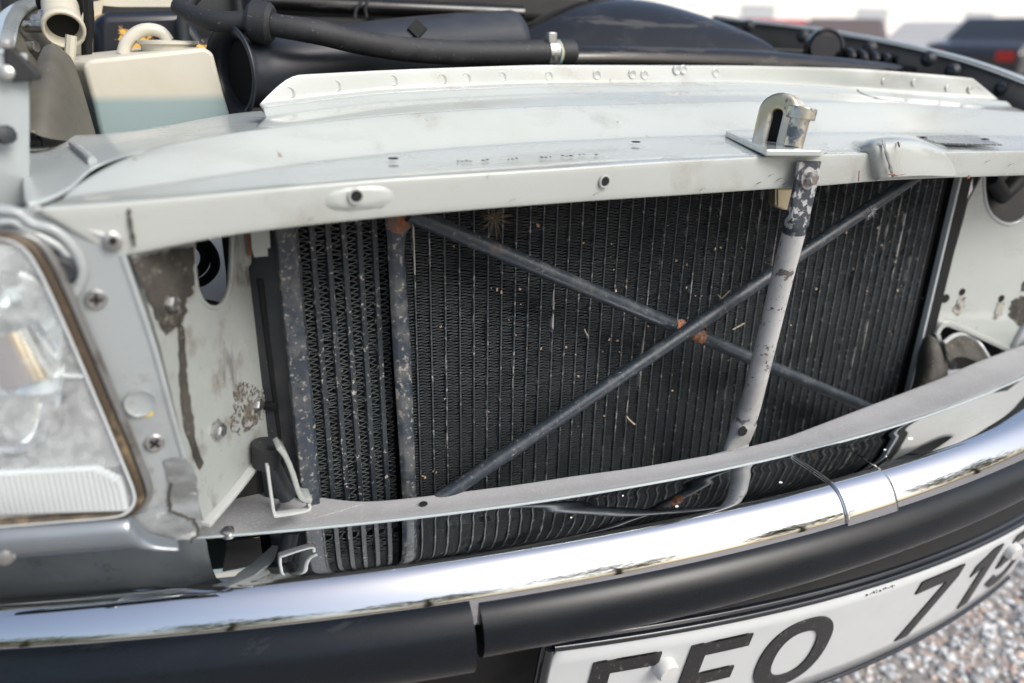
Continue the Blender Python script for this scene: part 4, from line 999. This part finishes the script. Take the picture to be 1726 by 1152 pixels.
lathe('stop_bolt', U(12, 124, Y=.592), A(0, -1, .2), [(.0045, -.002), (.0045, .004), (.002, .005)], m_screw, lw, seg=10)
bh = empty('vent_pipe', (0, 0, 0), car)
bp0, bp1 = U(108, 52, Y=.92), U(95, -30, Y=1.02)
pv = np.array([bp0 + (bp1 - bp0) * t for t in np.linspace(0, 1, 24)])
V, F = tube_geo(pv, [.0165 + (.0025 if i < 3 else 0) + .0008 * (i % 2) for i in range(24)], 24, False); obj('pipe_wall', V, F, m_beige, bh, solid=.003)
lathe('pipe_inside', pv[3], bp0 - bp1, [(.016, 0), (.002, 0)], m_hole, bh, seg=20)
tube('pipe_clamp', [pv[12], pv[23]], .0215, m_black_matt, bh, seg=20)
tube('strap', spline([U(x, y, Y=.9) for x, y in ((120, 60), (118, 90), (114, 120))], 8), .005, m_beige, bh, seg=8)
tube('wiring', spline([U(x, y, Y=.95) for x, y in ((148, 0), (150, 40), (146, 80), (150, 130), (160, 220))], 14), .005, m_black_matt, bh, seg=8)
poly('strut_panel', [U(x, y, Y=1.1) for x, y in ((118, 30), (150, 5), (175, 0), (165, 60), (130, 130), (122, 90))], m_beige, lw, thick=.004)
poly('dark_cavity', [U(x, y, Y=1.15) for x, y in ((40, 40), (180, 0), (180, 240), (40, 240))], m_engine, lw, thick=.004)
# outer skin of the left wing, beyond the headlamp
YW = np.linspace(.50, 2.3, 30); xi = -.13 * YW - .020
sk = [np.stack([xi, YW, -.03 + 0 * YW], 1), np.stack([xi - .004, YW, -.018 + 0 * YW], 1), np.stack([xi - .06, YW, -.012 + 0 * YW], 1), np.stack([np.minimum(xi - .16, -.33), YW, -.06 + 0 * YW], 1), np.stack([np.minimum(xi - .2, -.385), YW, -.14 + 0 * YW], 1), np.stack([np.minimum(xi - .21, -.40), YW, -.32 + 0 * YW], 1), np.stack([np.minimum(xi - .2, -.385), YW, -.58 + 0 * YW], 1)]
loft('wing_skin', sk, m_paint, lw, solid=.004, sub=1)
poly('wing_nose', [(-.09, .505, -.04), (-.09, .505, -.112), (-.235, .53, -.118), (-.235, .53, -.40), (-.39, .53, -.40), (-.39, .53, -.12), (-.31, .53, -.05)], m_paint, lw, thick=.004)
# right wing rail
rw = empty('right_wing', (0, 0, 0), car)
tp = [(1200, 26, 1.28), (1246, 33, 1.26), (1330, 42, 1.24), (1410, 54, 1.22), (1500, 70, 1.20), (1580, 88, 1.185), (1650, 108, 1.17), (1726, 136, 1.155), (1800, 168, 1.14)]
bt = [(1200, 92, 1.24), (1246, 98, 1.22), (1330, 112, 1.20), (1410, 125, 1.18), (1500, 140, 1.165), (1580, 160, 1.15), (1650, 180, 1.14), (1726, 205, 1.12), (1800, 235, 1.11)]
rt = spline([U(x, y, X=X) for x, y, X in tp], 50); rbm = spline([U(x, y, X=X) for x, y, X in bt], 50)
loft('rail_face', [rbm, rbm * .6 + rt * .4 + A(.01, 0, 0), rt], m_rail, rw, solid=.004)
loft('wing_top', [rt + A(-.003, 0, -.004), rt + A(0, 0, .001), rt + A(.03, 0, .003), rt + A(.12, 0, -.03), rt + A(.18, 0, -.16)], m_paint, rw, sub=1)
for x, y in ((1262, 44), (1354, 62), (1466, 82), (1606, 120), (1690, 150), (1565, 100)):
    c = U(x, y, X=1.16); lathe('rail_bolt', c, A(-1, -.4, .2), [(.012, 0), (.011, .006), (.005, .011), (.001, .011)], m_dark_metal, rw, seg=14)
tube('rail_tube', spline([U(x, y, X=1.12) for x, y in ((1300, 88), (1380, 92), (1460, 102))], 14), .006, m_olive, rw, seg=10)
c = U(1392, 80, X=1.06); lathe('relay_cover', c, A(-.5, -1, .15), [(.030, -.02), (.030, .0), (.026, .004), (.024, .001), (.002, .001)], m_black, rw, seg=28)

# bonnet, swung up behind the engine
m_bonnet = mat('bonnet_underside_mat', (.045, .048, .05), .85, 0, 0, layers=[(6, .5, .7, (.06, .062, .062), .9)])
XB = np.linspace(-.18, 1.38, 24)
bon = loft('bonnet', [np.stack([XB, 1.92 + t * .22 + .04 * ((XB - .6) / .78) ** 2, -.02 + t * 1.55 + 0 * XB], 1) for t in np.linspace(0, 1, 14)], m_bonnet, car, solid=.02)
for X in (-.02, .29, .6, .91, 1.22):
    tube('bonnet_rib', [A(X, 1.91, .02), A(X, 2.10, 1.48)], .022, m_bonnet, bon, seg=8)
fix_parents()

# ------------------------------------------------------------------ bits caught on the radiator and bumper
def tuft(name, c, r, n_, m, label, cat):
    V = []; F = []
    for _ in range(n_):
        d = rng.normal(0, 1, 3); d[1] = -abs(d[1]) * .6; d /= np.linalg.norm(d); L = r * random.uniform(.5, 1)
        e_ = c + d * L + A(0, 0, -L * .15); v, f = tube_geo([c, (c + e_) / 2 + rng.normal(0, L * .05, 3), e_], [.00025, .0002, .00008], 4); k = len(V); V += list(v); F += [tuple(i + k for i in q) for q in f]
    return tag(obj(name, V, F, m, None, smooth=False), label, cat)
tuft('seed_head', U(833, 368, Y=.592), .019, 70, m_stem, 'dry wispy brown seed head stuck on radiator below the cross member lip', 'seed head')
tuft('thistle_down', U(1466, 356, Y=.545), .010, 44, m_petal, 'pale fluffy seed tuft clinging to the brace bar', 'seed tuft')
def stem(pts, Y, r, m, label):
    P = spline([U(x, y, Y=Y) for x, y in pts], 14); return tag(tube('stem', P, r, m, None, seg=6), label, 'stem')
stem([(1235, 556), (1244, 551), (1255, 545)], .594, .0007, m_straw, 'pale straw stem lying on the fins beside the grey strut')
stem([(1056, 702), (1062, 709), (1070, 716)], .594, .0008, m_leaf_dry, 'curled reddish-brown stem on the fins below the brace crossing')
stem([(1210, 497), (1216, 503), (1222, 498), (1230, 490)], .59, .0007, m_stem, 'bent brown twig caught above the right arm of the brace')
stem([(985, 835 - 280), (987, 560), (990, 566)], .594, .0009, m_straw, 'tiny pale grass blade on the fins under the brace')
leafm = []
random.seed(21)
for j in range(3):
    V = []; n_ = 7
    for k in range(n_):
        a = 2 * math.pi * k / n_; rr = .0026 * random.uniform(.5, 1.1); V.append((rr * math.cos(a) * S, random.uniform(-.0008, .0008) * S, rr * math.sin(a) * .8 * S))
    V.append((0, -.001 * S, 0)); F = [(k, (k + 1) % n_, n_) for k in range(n_)]
    o = obj('leaf_fragment', V, F, m_leaf_dry, None, smooth=False, world=True); m2 = o.modifiers.new('thickness', 'SOLIDIFY'); m2.thickness = .0005
    leafm.append(o)
fix_spots = [(838, 488), (845, 493), (876, 487), (983, 410), (906, 380), (1140, 440), (1158, 447), (1205, 420), (1215, 418), (1250, 418), (1426, 388), (1480, 385), (1427, 392), (1486, 414), (1500, 408), (1438, 454), (1461, 491), (1513, 490), (1510, 365), (1515, 362), (1376, 488), (712, 803), (716, 806), (730, 795), (735, 797), (575, 624), (828, 486), (934, 511), (1038, 490), (1055, 484), (1157, 485), (1172, 499), (1183, 499), (1228, 608), (1121, 775), (1040, 575), (1027, 573), (954, 586), (912, 588), (858, 540), (975, 635), (1018, 702), (765, 416), (743, 551), (1310, 540), (1333, 549)]
n_leaf = 0
def put_leaf(p, sc):
    global n_leaf
    if n_leaf < 3: o = leafm[n_leaf]
    else: o = leafm[n_leaf % 3].copy(); COL.objects.link(o)
    n_leaf += 1
    o.location = world_pts([p])[0]; o.rotation_euler = (random.uniform(-.5, .5), random.uniform(0, 6.28), random.uniform(-.5, .5)); o.scale = (sc, sc, sc)
    tag(o, 'tiny dry leaf fragment caught in the radiator fins', 'leaf fragment', 'dry leaf fragments caught in the radiator fins')
for x, y in fix_spots: put_leaf(U(x, y, Y=.5965), random.uniform(.45, .9))
for _ in range(46): put_leaf(U(random.uniform(720, 1560), random.uniform(360, 740), Y=.5965), random.uniform(.2, .5))
for o in bpy.data.objects:
    if o.name.startswith('leaf_fragment') and (o.location.z < H - .44 * S): o.location.z = H - .36 * S
random.seed(4)
pet = None
def bumper_pt(X, d): 
    i = np.argmin(np.abs(SEC[:, 0] - d) + (SEC[:, 1] < -.43) * 9); return A(X, plan(X) + SEC[i, 0], SEC[i, 1])
for X, d, sc in ((.70, -.026, 1.6), (.655, -.03, .7), (.60, -.034, .7), (.555, -.036, .7), (.51, -.038, .8), (.395, -.04, .8), (.645, -.04, .6), (.36, -.012, .5), (.30, -.03, .5)):
    c = bumper_pt(X, d)
    if pet is None:
        pet = lathe('petal', A(0, 0, -H / S), A(0, -.3, 1), [(.0030, 0), (.0024, .0007), (.0008, .0009)], m_petal, None, seg=8)
        o = pet
    else:
        o = pet.copy(); COL.objects.link(o)
    o.location = world_pts([c + A(0, 0, .0003)])[0]; o.scale = (sc * .75, sc * .4, sc * .6); o.rotation_euler = (0, 0, random.uniform(-.5, .5))
    tag(o, 'small white petal lying on the chrome bumper', 'petal', 'white petals on the chrome bumper')

# ------------------------------------------------------------------ blurred cars in the background
m_tyre = mat('tyre', (.02, .02, .02), .8); m_win = mat('car_window', (.03, .04, .05), .08, 0, .5); m_lampc = mat('car_lamp', (.8, .8, .78), .1, .6); m_redl = mat('tail_lamp', (.5, .03, .02), .2)
def bg_car(loc, rot, colour, label):
    e_ = empty('parked_car', loc); e_.rotation_euler = (0, 0, rot); tag(e_, label, 'car', 'cars parked in the background')
    m_ = mat('car_paint', colour, .25, .2, .8)
    prof = [(-2.2, .35), (-2.2, .75), (-2.0, .9), (-1.3, .98), (-.7, 1.38), (.7, 1.42), (1.5, 1.0), (2.1, .92), (2.25, .7), (2.25, .35)]
    V = []; n_ = len(prof)
    for y in (-.85, .85):
        for x, z in prof: V.append((x, y * (1 - .14 * max(0, z - .95) / .45), z))
    F = [tuple(range(n_)), tuple(range(2 * n_ - 1, n_ - 1, -1))] + [(k, n_ + k, n_ + (k + 1) % n_, (k + 1) % n_) for k in range(n_)]
    o = obj('body', V, F, m_, e_, smooth=False, world=True); mm = o.modifiers.new('edges', 'BEVEL'); mm.width = .07; mm.segments = 3
    for s in (-1, 1):
        V = [(-1.15, s * .862, 1.0), (1.3, s * .862, 1.0), (.65, s * .76, 1.34), (-.62, s * .76, 1.34)]
        obj('side_window', [tuple(v) for v in V], [(0, 1, 2, 3)], m_win, e_, smooth=False, world=True)
        for x in (-1.35, 1.4):
            vv, ff = tube_geo([(x, s * .62, .32), (x, s * .86, .32)], .32, 20, True); wz = obj('wheel', vv, ff, m_tyre, e_, world=True)
            vv, ff = tube_geo([(x, s * .86, .32), (x, s * .875, .32)], .19, 16, True); obj('rim', vv, ff, m_lampc, wz, world=True)
        obj('headlight', [(2.262, s * .55 - .16, .62), (2.262, s * .55 + .16, .62), (2.24, s * .55 + .16, .8), (2.24, s * .55 - .16, .8)], [(0, 1, 2, 3)], m_lampc, e_, smooth=False, world=True)
        obj('tail_light', [(-2.21, s * .6 - .15, .62), (-2.21, s * .6 + .15, .62), (-2.21, s * .6 + .15, .78), (-2.21, s * .6 - .15, .78)], [(0, 1, 2, 3)], m_redl, e_, smooth=False, world=True)
    obj('windscreen', [(.72, -.66, 1.385), (.72, .66, 1.385), (1.47, .76, 1.02), (1.47, -.76, 1.02)], [(0, 1, 2, 3)], m_win, e_, smooth=False, world=True).location = (.012, 0, .02)
def ground_at(px, dist):
    r_ = ray(px, 60); r_ = r_ / math.hypot(r_[0], r_[1]); return (r_[0] * dist, r_[1] * dist, 0)
bg_car(ground_at(1420, 20), .75, (.16, .12, .10), 'blurred brown car parked far behind the open bonnet')
bg_car(ground_at(1712, 19), .25, (.02, .022, .025), 'blurred black car parked far beyond the right wing')
bg_car(ground_at(1590, 22), .3, (.62, .60, .56), 'blurred pale car parked behind the brown one')
bg_car(ground_at(1290, 21), 1.2, (.45, .08, .06), 'blurred red car parked far behind, left of the brown car')
# pale building behind them
m_bgwin = mat('pale_window', (.42, .45, .47), .3)
m_wall = mat('pale_render', (.88, .85, .80), .8, layers=[(1.5, .5, .7, (.78, .74, .67), .8)])
bw = empty('pale_building', ground_at(1300, 42))
bw.rotation_euler = (0, 0, -.25); tag(bw, 'pale rendered building blurred in the far background', 'building')
obj('wall', [(-30, 0, 0), (30, 0, 0), (30, 6, 0), (-30, 6, 0), (-30, 0, 4.2), (30, 0, 4.2), (30, 6, 4.2), (-30, 6, 4.2)], [(3, 2, 1, 0), (0, 1, 5, 4), (1, 2, 6, 5), (2, 3, 7, 6), (3, 0, 4, 7), (4, 5, 6, 7)], m_wall, bw, smooth=False, world=True)
for i in range(9):
    x = -27 + i * 6.3
    obj('window', [(x, -.02, 1), (x + 1.8, -.02, 1), (x + 1.8, -.02, 2.6), (x, -.02, 2.6)], [(0, 1, 2, 3)], m_bgwin, bw, smooth=False, world=True)

# ------------------------------------------------------------------ trees mirrored in the chrome
m_leaf = mat('yellow_green_leaf', (.12, .13, .025), .6, layers=[(.5, .45, .6, (.20, .17, .02), .6)]); m_bark = mat('bark', (.09, .07, .05), .9)
def tree(loc, h, r_, seed, label):
    rs = np.random.default_rng(seed); e_ = empty('tree', loc); tag(e_, label, 'tree', 'trees mirrored in the bumper')
    vv, ff = tube_geo([(0, 0, 0), (.1, .05, h * .4), (0, .1, h * .8)], [.18, .13, .05], 10); obj('trunk', vv, ff, m_bark, e_, world=True)
    V = []; F = []
    cl_ = rs.normal(0, 1, (26, 3)); cl_ /= np.linalg.norm(cl_, axis=1)[:, None]; cl_ = cl_ * (rs.uniform(.3, 1, (26, 1)) ** .6) * A(r_, r_, h * .36) + A(0, 0, h * .62)
    for c in cl_:
        for _ in range(70):
            p = c + rs.normal(0, r_ * .2, 3); a = rs.normal(0, 1, 3); a /= np.linalg.norm(a); b_ = np.cross(a, rs.normal(0, 1, 3)); b_ /= np.linalg.norm(b_); s = rs.uniform(.09, .18); k = len(V)
            V += [p - a * s, p + b_ * s * .6, p + a * s, p - b_ * s * .6]; F.append((k, k + 1, k + 2, k + 3))
    obj('crown', V, F, m_leaf, e_, smooth=False, world=True)
for i, (x, y, h, r_) in enumerate([(-16, -15, 5.5, 2.4), (-10, -18, 6.5, 2.8), (-3, -19, 5.6, 2.6), (4, -18, 6.8, 2.8), (11, -16, 5.4, 2.4), (17, -11, 6.2, 2.6), (22, -4, 5.8, 2.5)]):
    tree((x, y, 0), h, r_, 40 + i, 'yellow-green tree standing across the gravel, mirrored small in the chrome')
